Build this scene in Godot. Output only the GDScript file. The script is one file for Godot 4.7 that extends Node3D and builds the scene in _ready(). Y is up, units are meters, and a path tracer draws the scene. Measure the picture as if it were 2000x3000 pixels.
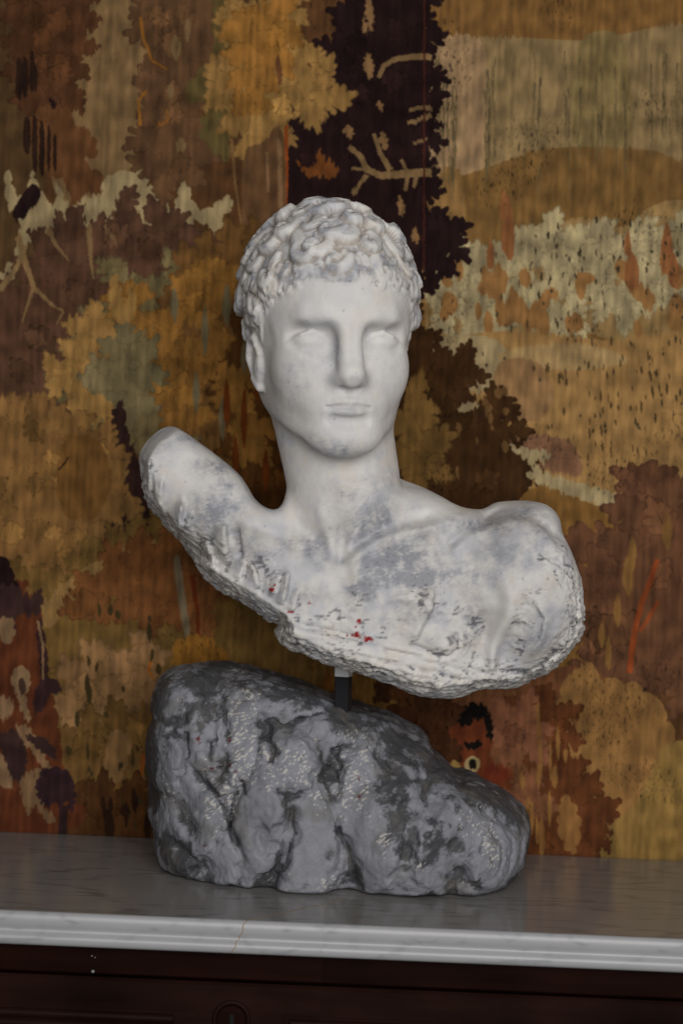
extends Node3D
# Plaster cast of a classical head and shoulders on a painted rock, on a marble slab before a leafy tapestry.
# Lengths inside the sculpting code are millimetres; everything is handed over in metres.

const EYE := 1600.0          # distance of the camera from the plane the sculpture stands in
const ROLL := 0.0430         # the camera was held a little askew
const SHELF_Y := -370.0      # top of the marble
const SLAB_BACK := -214.0
const SLAB_FRONT := 135.0
const CELL := 1.7            # size of the sculpting cells

var plaster_mat: StandardMaterial3D
var rock_mat: StandardMaterial3D

# ------------------------------------------------------------------ small maths
class Sheet:
	# a height map over the drawing plane, in millimetres
	var x0 := 0.0
	var y0 := 0.0
	var w := 0
	var h := 0
	var step := 1.0
	var data := PackedFloat32Array()
	func _init(ax: float, ay: float, bx: float, by: float, st: float, fill: float) -> void:
		x0 = ax
		y0 = ay
		step = st
		w = int((bx - ax) / st) + 2
		h = int((by - ay) / st) + 2
		data.resize(w * h)
		data.fill(fill)
	func at(x: float, y: float) -> float:
		var fx := clampf((x - x0) / step, 0.0, w - 1.001)
		var fy := clampf((y - y0) / step, 0.0, h - 1.001)
		var ix := int(fx)
		var iy := int(fy)
		fx -= ix
		fy -= iy
		var k := iy * w + ix
		var a := data[k] + (data[k + 1] - data[k]) * fx
		var b := data[k + w] + (data[k + w + 1] - data[k + w]) * fx
		return a + (b - a) * fy
	func smooth(times: int) -> void:
		for t in times:
			var out := data.duplicate()
			for j in range(1, h - 1):
				for i in range(1, w - 1):
					var k := j * w + i
					out[k] = data[k] * 0.4 + (data[k - 1] + data[k + 1] + data[k - w] + data[k + w]) * 0.15
			data = out

static func smin(a: float, b: float, k: float) -> float:
	var h := maxf(k - absf(a - b), 0.0) / k
	return minf(a, b) - h * h * k * 0.25

static func smax(a: float, b: float, k: float) -> float:
	var h := maxf(k - absf(a - b), 0.0) / k
	return maxf(a, b) + h * h * k * 0.25

static func seg2(px: float, py: float, ax: float, ay: float, bx: float, by: float) -> Vector2:
	# (distance, share along)
	var dx := bx - ax
	var dy := by - ay
	var t := clampf(((px - ax) * dx + (py - ay) * dy) / maxf(dx * dx + dy * dy, 1e-6), 0.0, 1.0)
	var ex := px - ax - dx * t
	var ey := py - ay - dy * t
	return Vector2(sqrt(ex * ex + ey * ey), t)

static func cone(p: Vector3, a: Vector3, b: Vector3, ra: float, rb: float) -> float:
	var ab := b - a
	var t := clampf((p - a).dot(ab) / ab.length_squared(), 0.0, 1.0)
	return (p - a - ab * t).length() - ra - (rb - ra) * t

static func blobd(p: Vector3, c: Vector3, r: Vector3) -> float:
	var q := (p - c) / r
	var k0 := q.length()
	var k1 := (q / r).length()
	return k0 * (k0 - 1.0) / maxf(k1, 1e-5)

# a place in the photograph, in its own 2000 x 3000 grid, as millimetres in the plane at depth z
static func mm(u: float, v: float, z := 0.0) -> Vector2:
	return Vector2((u - 1000.0) / 3.0, (1500.0 - v) / 3.0) * (1.0 - z / EYE)

static func line(flat: Array, z := 0.0) -> PackedVector2Array:
	var out := PackedVector2Array()
	for i in range(0, flat.size(), 2):
		out.append(mm(flat[i], flat[i + 1], z))
	return out

# ------------------------------------------------------------------ drawing on sheets
func stroke(g: Sheet, pts: PackedVector2Array, wa: float, wb: float, amp: float, sharp := 0) -> void:
	var lo := pts[0]
	var hi := pts[0]
	for p in pts:
		lo = lo.min(p)
		hi = hi.max(p)
	var reach := maxf(wa, wb) * (2.4 if sharp == 0 else 1.0)
	var i0 := maxi(0, int((lo.x - reach - g.x0) / g.step))
	var i1 := mini(g.w - 1, int((hi.x + reach - g.x0) / g.step) + 1)
	var j0 := maxi(0, int((lo.y - reach - g.y0) / g.step))
	var j1 := mini(g.h - 1, int((hi.y + reach - g.y0) / g.step) + 1)
	var n := pts.size() - 1
	for j in range(j0, j1 + 1):
		var y := g.y0 + j * g.step
		for i in range(i0, i1 + 1):
			var x := g.x0 + i * g.step
			var best := 1e9
			var along := 0.0
			var which := 0
			for k in n:
				var s := seg2(x, y, pts[k].x, pts[k].y, pts[k + 1].x, pts[k + 1].y)
				if s.x < best:
					best = s.x
					along = (k + s.y) / n
					which = k
			if best > reach:
				continue
			var w := lerpf(wa, wb, along)
			var q := best / w
			var e := exp(-q * q) if sharp == 0 else maxf(0.0, 1.0 - q)
			if sharp == 2:
				e = e * e * (3.0 - 2.0 * e)
			elif sharp == 4:
				var wv := 0.75 + 0.45 * sin(along * 17.0 + pts[0].x) * sin(along * 7.3 + pts[0].y)
				e = pow(maxf(0.0, 1.0 - q / wv), 0.8) * minf(1.0, 4.0 * minf(along, 1.0 - along) + 0.1)
			elif sharp == 3:
				# a ledge: slopes gently on the left of the line, drops off on its right
				var a := pts[which]
				var b := pts[which + 1]
				if (b.x - a.x) * (y - a.y) - (b.y - a.y) * (x - a.x) < 0.0:
					e = maxf(0.0, 1.0 - q * 4.0)
				e *= minf(1.0, 6.0 * minf(along, 1.0 - along) + 0.15)
			g.data[j * g.w + i] += amp * e

func ragged(pts: PackedVector2Array, amp: float, seed_: int) -> PackedVector2Array:
	var rng := RandomNumberGenerator.new()
	rng.seed = seed_
	var out := PackedVector2Array()
	for k in pts.size() - 1:
		var m := maxi(1, int(pts[k].distance_to(pts[k + 1]) / 6.0))
		for s in m:
			out.append(pts[k].lerp(pts[k + 1], float(s) / m) + Vector2(rng.randf_range(-amp, amp), rng.randf_range(-amp, amp)))
	out.append(pts[pts.size() - 1])
	return out

func dent(g: Sheet, c: Vector2, rx: float, ry: float, turn: float, amp: float, sharp := 0) -> void:
	var reach := maxf(rx, ry) * 2.2
	var ca := cos(turn)
	var sa := sin(turn)
	for j in range(maxi(0, int((c.y - reach - g.y0) / g.step)), mini(g.h, int((c.y + reach - g.y0) / g.step) + 1)):
		for i in range(maxi(0, int((c.x - reach - g.x0) / g.step)), mini(g.w, int((c.x + reach - g.x0) / g.step) + 1)):
			var dx := g.x0 + i * g.step - c.x
			var dy := g.y0 + j * g.step - c.y
			var a := (dx * ca + dy * sa) / rx
			var b := (-dx * sa + dy * ca) / ry
			var q := a * a + b * b
			g.data[j * g.w + i] += amp * (exp(-q) if sharp == 0 else 1.0 / (1.0 + pow(q, 3.0)))

func dome(g: Sheet, c: Vector2, rx: float, ry: float, turn: float, base: float, top: float, k: float) -> void:
	var ca := cos(turn)
	var sa := sin(turn)
	for j in g.h:
		for i in g.w:
			var dx := g.x0 + i * g.step - c.x
			var dy := g.y0 + j * g.step - c.y
			var a := (dx * ca + dy * sa) / rx
			var b := (-dx * sa + dy * ca) / ry
			var q := a * a + b * b
			var z := base + (top - base) * sqrt(1.0 - q) if q < 0.98 else base + (top - base) * (0.1414 - (sqrt(q) - 0.98995) * 2.2)
			var at := j * g.w + i
			g.data[at] = smax(g.data[at], maxf(z, -150.0), k)

func lumps(g: Sheet, dark: Sheet, list: Array) -> void:
	# knobs of stone pushed against each other: flat or tilted faces, steep sides, ragged edges
	var warp := FastNoiseLite.new()
	warp.seed = 19
	warp.frequency = 0.035
	warp.fractal_octaves = 4
	for j in g.h:
		for i in g.w:
			var x := g.x0 + i * g.step
			var y := g.y0 + j * g.step
			var wx := x + warp.get_noise_2d(x, y) * 9.0
			var wy := y + warp.get_noise_2d(x + 500.0, y) * 9.0
			var best := -11.0
			for m in list:
				var cx: float = (m[0] - 1000.0) / 3.0
				var cy: float = (1500.0 - m[1]) / 3.0
				var dx := wx - cx
				var dy := wy - cy
				if absf(dx) > 110.0 or absf(dy) > 110.0:
					continue
				var ca := cos(m[4])
				var sa := sin(m[4])
				var a: float = absf(dx * ca - dy * sa) / m[2]
				var b: float = absf(dx * sa + dy * ca) / m[3]
				var q := pow(a * a * a + b * b * b, 0.3333)
				var r := minf(m[2], m[3])
				var z: float = m[5] + dx * m[6] * 1.9 + dy * m[7] * 1.9 - maxf(0.0, q - 0.88) * r * 1.5 - q * q * 0.8
				best = smax(best, z, 0.9)
			g.data[j * g.w + i] += best
			dark.data[j * g.w + i] += smoothstep(1.5, -6.0, best) * 0.9  # shade of the valleys, painted in where the lumps sink

func outline(g: Sheet, pts: PackedVector2Array) -> void:
	# signed distance to a closed outline, inside negative
	var n := pts.size()
	for j in g.h:
		var y := g.y0 + j * g.step
		for i in g.w:
			var x := g.x0 + i * g.step
			var best := 1e9
			var inside := false
			for k in n:
				var a := pts[k]
				var b := pts[(k + 1) % n]
				var dx := b.x - a.x
				var dy := b.y - a.y
				var t := clampf(((x - a.x) * dx + (y - a.y) * dy) / maxf(dx * dx + dy * dy, 1e-6), 0.0, 1.0)
				var ex := x - a.x - dx * t
				var ey := y - a.y - dy * t
				best = minf(best, ex * ex + ey * ey)
				if (a.y > y) != (b.y > y) and x < dx * (y - a.y) / dy + a.x:
					inside = not inside
			g.data[j * g.w + i] = -sqrt(best) if inside else sqrt(best)

func rounded(flat: Array, z := 0.0) -> PackedVector2Array:
	# a closed outline through the given places, with rounded corners
	var p := line(flat, z)
	var out := PackedVector2Array()
	var n := p.size()
	for i in n:
		for s in 3:
			out.append(p[i].cubic_interpolate(p[(i + 1) % n], p[(i - 1 + n) % n], p[(i + 2) % n], s / 3.0))
	return out

# ------------------------------------------------------------------ the head
const HEAD_AT := Vector3(-9.0, 171.0, 0.0)
var head_turn: Basis
var half_width := PackedFloat32Array()
var face_depth := PackedFloat32Array()

func table(keys: Array) -> PackedFloat32Array:
	# keys: y, value pairs from high to low; one entry per millimetre from y = -130 to 70
	var out := PackedFloat32Array()
	for i in 201:
		var y := i - 130.0
		var k := 0
		while k < keys.size() / 2 - 2 and y < keys[(k + 1) * 2]:
			k += 1
		var m := keys.size() / 2
		var v := func(j: int) -> float: return keys[clampi(j, 0, m - 1) * 2 + 1]
		var t := clampf((keys[k * 2] - y) / (keys[k * 2] - keys[k * 2 + 2]), 0.0, 1.0)
		out.append(cubic_interpolate(v.call(k), v.call(k + 1), v.call(k - 1), v.call(k + 2), t))
	return out

func prepare_head() -> void:
	head_turn = Basis(Vector3.UP, deg_to_rad(11.5)) * Basis(Vector3.RIGHT, deg_to_rad(8.0))
	half_width = table([70, 70, 40, 71, 20, 71, 0, 71, -27, 70.5, -44, 69.0, -67, 65.5, -83, 61, -100, 54, -110, 46, -116, 39, -130, 28])
	face_depth = table([70, 76, 55, 83, 38, 86.5, 20, 87, 5, 83, -12, 81, -30, 82.5, -46, 85, -65, 87, -80, 85, -95, 87, -108, 84, -116, 76, -130, 60])

func head_field(q: Vector3) -> float:
	if q.y < -5.0:
		q.y = -5.0 + (q.y + 5.0) * 1.08
	var d := blobd(q, Vector3(-2.5, 37, -18), Vector3(81, 88, 103))
	var i := clampf(q.y + 130.0, 0.0, 199.0)
	var ii := int(i)
	var fr := i - ii
	var a := half_width[ii] + (half_width[ii + 1] - half_width[ii]) * fr
	var f := face_depth[ii] + (face_depth[ii + 1] - face_depth[ii]) * fr
	var dz := q.z + 10.0
	var den := f + 10.0 if dz > 0.0 else 74.0
	var r := pow(pow(absf(q.x) / a, 2.35) + pow(absf(dz) / den, 2.35), 0.4255)
	var loft := (r - 1.0) * a * 0.85
	loft = smax(loft, (q.y + 116.5) * -0.93 + (q.z - 80.0) * -0.367, 16.0)
	loft = smax(loft, q.y - 58.0, 24.0)
	d = smin(d, loft, 14.0)
	var ax := absf(q.x)
	if q.z > 22.0 and q.y > -125.0 and q.y < 48.0 and d < 26.0 and d > -26.0:
		var p := Vector3(ax, q.y, q.z)
		# brow, running into the bridge of the nose
		d = smin(d, cone(p, Vector3(8, 12, 80.0), Vector3(22, 19.5, 78.5), 3.6, 3.0), 16.0)
		d = smin(d, cone(p, Vector3(22, 19.5, 78.5), Vector3(38, 21.5, 71.5), 3.0, 2.8), 16.0)
		d = smin(d, cone(p, Vector3(38, 21.5, 71.5), Vector3(56, 10, 47), 2.8, 2.0), 16.0)
		# cheek bone and mouth muscle
		d = smin(d, blobd(p, Vector3(36, -30, 50), Vector3(25, 29, 24)), 20.0)
		d = smin(d, blobd(p, Vector3(0, -66, 68), Vector3(32, 22, 19.5)), 16.0)
		d = smin(d, blobd(p, Vector3(0, -99, 69), Vector3(26, 18, 19.5)), 20.0)
		# eye socket
		d = smax(d, -blobd(p, Vector3(31, -0.5, 90.5), Vector3(22, 11.5, 18.4)), 14.0)
		d = smax(d, -blobd(p, Vector3(47, 2, 75), Vector3(11, 10, 13.5)), 9.0)
		d = smax(d, -blobd(p, Vector3(18, -3, 88), Vector3(7.0, 13, 14.2)), 12.0)
		d = smin(d, blobd(p, Vector3(33.5, -2.5, 57.5), Vector3(18.0, 11.5, 17.5)), 3.5)
		if q.y > -24.0 and q.y < 16.0 and ax > 10.0:
			var u := cone(p, Vector3(17, -5.5, 66.0), Vector3(24, 3.2, 71.2), 1.5, 2.3)
			u = minf(u, cone(p, Vector3(24, 3.2, 71.2), Vector3(33.5, 6.4, 71.8), 2.3, 2.6))
			u = minf(u, cone(p, Vector3(33.5, 6.4, 71.8), Vector3(43, 3.4, 70.6), 2.6, 2.4))
			u = minf(u, cone(p, Vector3(43, 3.4, 70.6), Vector3(52.5, -4.5, 61.0), 2.4, 1.4))
			d = smin(d, u, 1.8)
			var w := cone(p, Vector3(17, -5.5, 66.0), Vector3(26, -11.4, 68.9), 0.8, 1.2)
			w = minf(w, cone(p, Vector3(26, -11.4, 68.9), Vector3(38, -11.8, 68.9), 1.2, 1.1))
			w = minf(w, cone(p, Vector3(38, -11.8, 68.9), Vector3(52.5, -4.5, 61.0), 1.1, 0.8))
			d = smin(d, w, 4.0)
		# nose
		if ax < 32.0 and q.y < 34.0 and q.y > -60.0:
			var s := Vector3(ax * 0.96, q.y, q.z)
			var n := cone(s, Vector3(2.5, 18, 80.5), Vector3(3.6, -34, 98.5), 6.2, 7.2)
			n = smin(n, cone(s, Vector3(0, -30, 98), Vector3(0, -38, 99.5), 8.0, 8.0), 6.0)
			n = smin(n, blobd(p, Vector3(9.4, -38.5, 88.5), Vector3(5.2, 5.6, 9.5)), 6.0)
			n = smax(n, -(q.y + 46.5 + (q.z - 92.0) * 0.12), 3.0)
			d = smin(d, n, lerpf(13.0, 16.0, smoothstep(5.0, -20.0, q.y) * smoothstep(-45.0, -30.0, q.y)))
			d = smax(d, -blobd(p, Vector3(7.0, -47.5, 95), Vector3(3.4, 3.2, 5.5)), 2.0)
		# mouth
		if q.y < -40.0 and ax < 36.0:
			d = smax(d, -cone(p, Vector3(0, -50, 92.5), Vector3(0, -57, 94), 2.4, 3.0), 4.0)
			var lip := cone(p, Vector3(3.5, -60.6, 90.6), Vector3(11, -61.6, 88.8), 4.5, 3.8)
			lip = smin(lip, cone(p, Vector3(11, -61.4, 88.2), Vector3(20.5, -65.2, 84.4), 3.5, 1.8), 2.0)
			d = smin(d, lip, 3.2)
			var low := cone(p, Vector3(0, -71.4, 90.0), Vector3(9, -71.0, 88.4), 6.0, 5.4)
			low = smin(low, cone(p, Vector3(9, -70.8, 87.6), Vector3(19, -67.2, 84.2), 5.0, 2.2), 2.0)
			d = smin(d, low, 3.2)
			var cut := cone(p, Vector3(0, -66.0, 96), Vector3(6, -64.8, 95.0), 2.2, 2.0)
			cut = minf(cut, cone(p, Vector3(6, -64.8, 95.0), Vector3(13, -65.8, 92.0), 2.0, 2.0))
			cut = minf(cut, cone(p, Vector3(13, -65.8, 92.0), Vector3(20.5, -66.8, 87.0), 2.0, 1.3))
			d = smax(d, -cut, 2.2)
			d = smax(d, -cone(p, Vector3(0, -81.5, 95.5), Vector3(15, -80, 91.0), 5.5, 4.5), 6.0)
	# ears
	if ax > 58.0 and q.y < 16.0 and q.y > -70.0 and q.z < 40.0 and q.z > -45.0:
		var e := Vector3(ax + (2.0 if q.x < 0.0 else 6.0), q.y + 4.0, q.z + (0.0 if q.x < 0.0 else 6.0))
		var ear := blobd(e, Vector3(74, -22, 2), Vector3(6, 27, 14))
		var rim := cone(e, Vector3(76, -14, 14), Vector3(79, 2, 6), 2.6, 3.2)
		rim = minf(rim, cone(e, Vector3(79, 2, 6), Vector3(82, -2, -8), 3.2, 3.6))
		rim = minf(rim, cone(e, Vector3(82, -2, -8), Vector3(82, -20, -12), 3.6, 3.4))
		rim = minf(rim, cone(e, Vector3(82, -20, -12), Vector3(77, -40, -2), 3.4, 3.2))
		rim = minf(rim, cone(e, Vector3(77, -40, -2), Vector3(73, -50, 6), 4.4, 4.6))
		ear = smin(ear, rim, 3.0)
		ear = smax(ear, -blobd(e, Vector3(83, -18, 2), Vector3(5, 13, 6)), 3.0)
		ear = smin(ear, cone(e, Vector3(74, -22, 13), Vector3(73, -30, 13), 3.2, 3.0), 3.0)
		d = smin(d, ear, 4.0)
	return d

# ------------------------------------------------------------------ curls
var lock_points: Array[PackedVector3Array] = []
var lock_centre := PackedVector3Array()
var lock_reach := PackedFloat32Array()
var lock_width := PackedFloat32Array()
var lock_height := PackedFloat32Array()
const HAIR_MID := Vector3(0, 28, -12)

func hairline(az: float) -> float:
	# height of the edge of the hair, by the angle round the head from the middle of the brow
	var a := absf(rad_to_deg(az))
	var keys := [0.0, 57.0, 25.0, 54.0, 42.0, 45.0, 56.0, 27.0, 66.0, 2.0, 76.0, -4.0, 84.0, 4.0, 96.0, 6.0, 112.0, -30.0, 130.0, -52.0, 181.0, -58.0]
	for k in range(0, keys.size() - 2, 2):
		if a <= keys[k + 2]:
			return lerpf(keys[k + 1], keys[k + 3], smoothstep(0.0, 1.0, (a - keys[k]) / (keys[k + 2] - keys[k])))
	return -58.0

func hair_share(q: Vector3) -> float:
	var az := atan2(q.x, q.z + 12.0)
	return (q.y - hairline(az))

func gradient(q: Vector3) -> Vector3:
	var e := 1.5
	var d := head_field(q)
	return Vector3(head_field(q + Vector3(e, 0, 0)) - d, head_field(q + Vector3(0, e, 0)) - d, head_field(q + Vector3(0, 0, e)) - d).normalized()

func onto_head(q: Vector3) -> Vector3:
	for k in 3:
		q -= gradient(q) * head_field(q)
	return q

func add_lock(from: Vector3, heading: Vector3, length: float, bend: float, hook: float, width: float, height: float) -> void:
	var p := onto_head(from)
	var pts := PackedVector3Array([p])
	var dir := heading
	var steps := 9
	for s in steps:
		var n := gradient(p)
		dir = (dir - n * dir.dot(n)).normalized()
		var t := float(s) / steps
		dir = dir.rotated(n, (bend + hook * t * t) * length / steps)
		p = onto_head(p + dir * length / steps)
		pts.append(p)
	var mid := Vector3.ZERO
	for x in pts:
		mid += x / pts.size()
	var reach := 0.0
	for x in pts:
		reach = maxf(reach, mid.distance_to(x))
	lock_points.append(pts)
	lock_centre.append(mid)
	lock_reach.append(reach + width + 1.0)
	lock_width.append(width)
	lock_height.append(height)

func grow_hair() -> void:
	var rng := RandomNumberGenerator.new()
	rng.seed = 41
	var crown := Vector3(-8, 118, -45)
	# rows from the crown to the edge
	var rows := 9
	for r in rows:
		var el := deg_to_rad(84.0 - r * 14.2)
		var count := maxi(3, int(round(TAU * cos(el) * 96.0 / 21.0)))
		for c in count:
			var az := (c + 0.5 * (r % 2) + rng.randf_range(-0.22, 0.22)) * TAU / count
			var el2 := el + rng.randf_range(-0.06, 0.06)
			var dir := Vector3(sin(az) * cos(el2), sin(el2), cos(az) * cos(el2))
			var p := HAIR_MID + dir * 105.0
			p = onto_head(p)
			if hair_share(p) < 7.0:
				continue
			var down := (p - crown)
			var n := gradient(p)
			down = (down - n * down.dot(n)).normalized()
			var side := n.cross(down)
			var swing := rng.randf_range(-0.9, 0.9)
			var head := (down * cos(swing) + side * sin(swing)).normalized()
			var s := -signf(swing) if rng.randf() < 0.8 else signf(swing)
			var small := 1.0 if el2 > 0.5 else 0.85
			add_lock(p - head * 11.0 * small, head, rng.randf_range(30.0, 46.0) * small, s * rng.randf_range(0.03, 0.07), s * rng.randf_range(0.16, 0.34), rng.randf_range(7.4, 10.0) * small, rng.randf_range(6.0, 12.0) * small)
	# the fringe: small hooked curls lying on the brow and temples
	for c in 28:
		var t := c / 27.0 * 2.0 - 1.0
		var az := t * deg_to_rad(80.0)
		var hl := hairline(az)
		for k in 2:
			var y := hl + 5.0 + k * 12.0 + rng.randf_range(-2.5, 2.5)
			var a2 := az + rng.randf_range(-0.03, 0.03)
			var el := atan2(y - 28.0, 84.0)
			var p := onto_head(HAIR_MID + Vector3(sin(a2) * cos(el), sin(el), cos(a2) * cos(el)) * 100.0)
			var n := gradient(p)
			var down := Vector3(0, -1, 0)
			down = (down - n * down.dot(n)).normalized()
			var side := n.cross(down)
			var swing := rng.randf_range(-1.2, 1.2)
			var head := (down * cos(swing) + side * sin(swing)).normalized()
			var s := -signf(swing)
			add_lock(p - head * 6.0, head, rng.randf_range(17.0, 26.0), s * 0.06, s * rng.randf_range(0.2, 0.36), rng.randf_range(5.2, 7.2), rng.randf_range(3.4, 6.0))

func hair_height(q: Vector3) -> float:
	var edge := hair_share(q)
	if edge < -14.0:
		return 0.0
	var base := 2.2 * smoothstep(1.0, 12.0, edge)
	var best := 0.0
	for i in lock_centre.size():
		if q.distance_squared_to(lock_centre[i]) > lock_reach[i] * lock_reach[i]:
			continue
		var pts := lock_points[i]
		var near := 1e9
		var along := 0.0
		for k in pts.size() - 1:
			var a := pts[k]
			var ab := pts[k + 1] - a
			var t := clampf((q - a).dot(ab) / ab.length_squared(), 0.0, 1.0)
			var dd := (q - a - ab * t).length_squared()
			if dd < near:
				near = dd
				along = (k + t) / (pts.size() - 1)
		near = sqrt(near)
		var w := lock_width[i] * (0.62 + 0.5 * sin(minf(along * 1.25, 1.0) * PI)) * (1.0 - 0.35 * along)
		var x := near / w
		if x < 1.0:
			var up := sqrt(1.0 - x * x)
			var top := lock_height[i] * (0.55 + 0.45 * smoothstep(0.0, 0.6, along))
			var v := top * up - (0.9 * exp(-pow(near / 1.4, 2.0)) + 0.5 * pow(sin(x * 7.5), 2.0)) * smoothstep(0.1, 0.4, along)
			best = maxf(best, v)
	return base + best * smoothstep(-12.0, 0.0, edge) * (0.7 + 0.3 * smoothstep(2.0, 24.0, edge))

# ------------------------------------------------------------------ the torso
var torso_edge: Sheet
var torso_front: Sheet
var torso_rough: Sheet
var neck_a := Vector3.ZERO
var neck_b := Vector3.ZERO

const TORSO_OUTLINE := [765, 1805, 714, 1773, 638, 1735, 561, 1690, 510, 1633, 478, 1582, 446, 1531, 415, 1499, 408, 1429, 406, 1390, 397, 1352, 406, 1314, 440, 1269, 485, 1244, 523, 1256, 561, 1282, 638, 1339, 689, 1384, 714, 1416, 740, 1460, 772, 1486, 815, 1490,
	870, 1440, 1000, 1400, 1150, 1390, 1195, 1396, 1275, 1441, 1340, 1478, 1378, 1489, 1425, 1490, 1467, 1468, 1530, 1463, 1592, 1472, 1630, 1492, 1654, 1530, 1656, 1566, 1672, 1607, 1703, 1696, 1716, 1790, 1719, 1850, 1716, 1913, 1694, 1945, 1671, 1971, 1633, 1996, 1570, 2012, 1505, 2030, 1441, 2022, 1403, 2026, 1365, 2042, 1327, 2051, 1275, 2048, 1212, 2034,
	1150, 2006, 1084, 1977, 969, 1945, 893, 1913, 840, 1892, 815, 1872, 809, 1850, 812, 1836]

func prepare_torso() -> void:
	var a := mm(380, 2080)
	var b := mm(1740, 1220)
	torso_edge = Sheet.new(a.x, a.y, b.x, b.y, 1.5, 0.0)
	outline(torso_edge, rounded(TORSO_OUTLINE))
	var f := Sheet.new(a.x, a.y, b.x, b.y, 1.0, -80.0)
	torso_front = f
	dome(f, mm(1080, 1830), 185.0, 120.0, 0.0, -25.0, 50.0, 10.0)
	dome(f, mm(690, 1500), 122.0, 52.0, -0.62, -25.0, 36.0, 16.0)
	dome(f, mm(500, 1370), 46.0, 48.0, 0.0, -25.0, 30.0, 16.0)
	dome(f, mm(1005, 1500), 66.0, 50.0, 0.0, -40.0, 34.0, 16.0)
	dome(f, mm(1250, 1540), 70.0, 36.0, -0.25, -40.0, 24.0, 20.0)
	dome(f, mm(1590, 1530), 26.0, 26.0, 0.0, -60.0, 6.0, 6.0)
	dome(f, mm(1540, 1730), 62.0, 84.0, 0.12, -40.0, 60.0, 30.0)
	f.smooth(3)
	# collar bones, the pit of the neck and its tendons
	stroke(f, line([1017, 1622, 1053, 1588, 1105, 1558, 1170, 1536, 1250, 1520], 30), 4.5, 7.0, -6.5)
	stroke(f, line([1030, 1640, 1105, 1578, 1182, 1556, 1260, 1545, 1332, 1524, 1395, 1498], 30), 6.0, 8.0, 7.0)
	stroke(f, line([960, 1655, 900, 1612, 840, 1575, 780, 1550, 720, 1530], 30), 6.0, 8.0, 4.0)
	stroke(f, line([985, 1640, 940, 1590, 880, 1540], 30), 5.0, 8.0, -4.0)
	stroke(f, line([996, 1640, 1000, 1600, 1010, 1540], 30), 4.0, 7.0, -6.0)
	stroke(f, line([978, 1640, 960, 1570, 930, 1480], 30), 5.0, 8.0, 4.0)
	stroke(f, line([1025, 1610, 1050, 1540, 1090, 1440], 30), 5.0, 8.0, 4.0)
	# furrow that lifts the shoulder off the collar bone
	stroke(f, line([1318, 1590, 1363, 1556, 1415, 1532, 1467, 1509, 1508, 1501, 1549, 1509, 1591, 1540, 1640, 1580], 20), 4.0, 5.0, -6.0)
	stroke(f, line([1330, 1610, 1400, 1560, 1470, 1530, 1520, 1525, 1580, 1555, 1640, 1625], 20), 6.0, 8.0, 4.0)
	stroke(f, line([1435, 1488, 1480, 1478, 1540, 1474, 1600, 1490, 1640, 1530], 0), 5.0, 6.0, 5.0)
	# chest muscle, and the hollow and fold before the armpit
	dent(f, mm(1230, 1700, 40), 60.0, 34.0, -0.3, 6.0)
	dent(f, mm(880, 1690, 40), 52.0, 26.0, -0.5, 5.0)
	stroke(f, line([1003, 1660, 1000, 1740, 985, 1840], 40), 14.0, 16.0, -5.0)
	stroke(f, line([1350, 1590, 1390, 1680, 1415, 1770], 40), 20.0, 14.0, 9.0)
	stroke(f, line([1415, 1800, 1415, 1860, 1395, 1920], 40), 13.0, 13.0, -5.0)
	stroke(f, line([1415, 1639, 1456, 1670, 1477, 1712, 1489, 1753, 1482, 1805, 1456, 1856, 1446, 1898, 1446, 1975], 45), 11.0, 5.0, 7.0)
	stroke(f, line([1512, 1830, 1488, 1880, 1474, 1930, 1472, 1965], 45), 5.0, 5.0, -6.0)
	stroke(f, ragged(line([1560, 1760, 1592, 1810, 1584, 1870, 1545, 1930], 45), 0.6, 1), 9.0, 7.0, 4.5, 3)
	stroke(f, line([1535, 1770, 1540, 1850, 1510, 1920], 45), 11.0, 8.0, -4.0)
	# left alone by the chisel: a raised wedge with a straight edge, broken below
	stroke(f, line([1203, 1884, 1255, 1789, 1268, 1722], 45), 20.0, 7.0, 6.0, 3)
	stroke(f, ragged(line([1203, 1890, 1260, 1910, 1312, 1925, 1340, 1900, 1336, 1860], 45), 0.8, 2), 4.0, 4.0, -4.5, 2)
	dent(f, mm(1290, 1868, 45), 16.0, 10.0, -0.3, 4.5, 1)
	stroke(f, ragged(line([1260, 1752, 1180, 1745, 1120, 1757], 45), 0.8, 3), 6.0, 5.0, 2.2, 3)
	# broken rim: steep on the left, a rough band below
	stroke(f, line([400, 1400, 408, 1440, 415, 1499, 446, 1531, 478, 1582, 510, 1633, 561, 1690, 638, 1735, 714, 1773, 765, 1805, 812, 1836], 0), 20.0, 18.0, -46.0, 1)
	stroke(f, line([460, 1340, 430, 1400, 440, 1480, 480, 1545, 560, 1625, 640, 1680, 730, 1740, 800, 1790, 850, 1830], 10), 9.0, 9.0, 5.0)
	stroke(f, line([400, 1340, 440, 1275, 485, 1250], 0), 15.0, 12.0, -22.0, 1)
	stroke(f, line([812, 1836, 810, 1868, 893, 1913, 969, 1945, 1084, 1977, 1212, 2034, 1300, 2050, 1441, 2022, 1505, 2030, 1633, 1996, 1716, 1913], 10), 15.0, 16.0, -26.0, 1)
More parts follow.
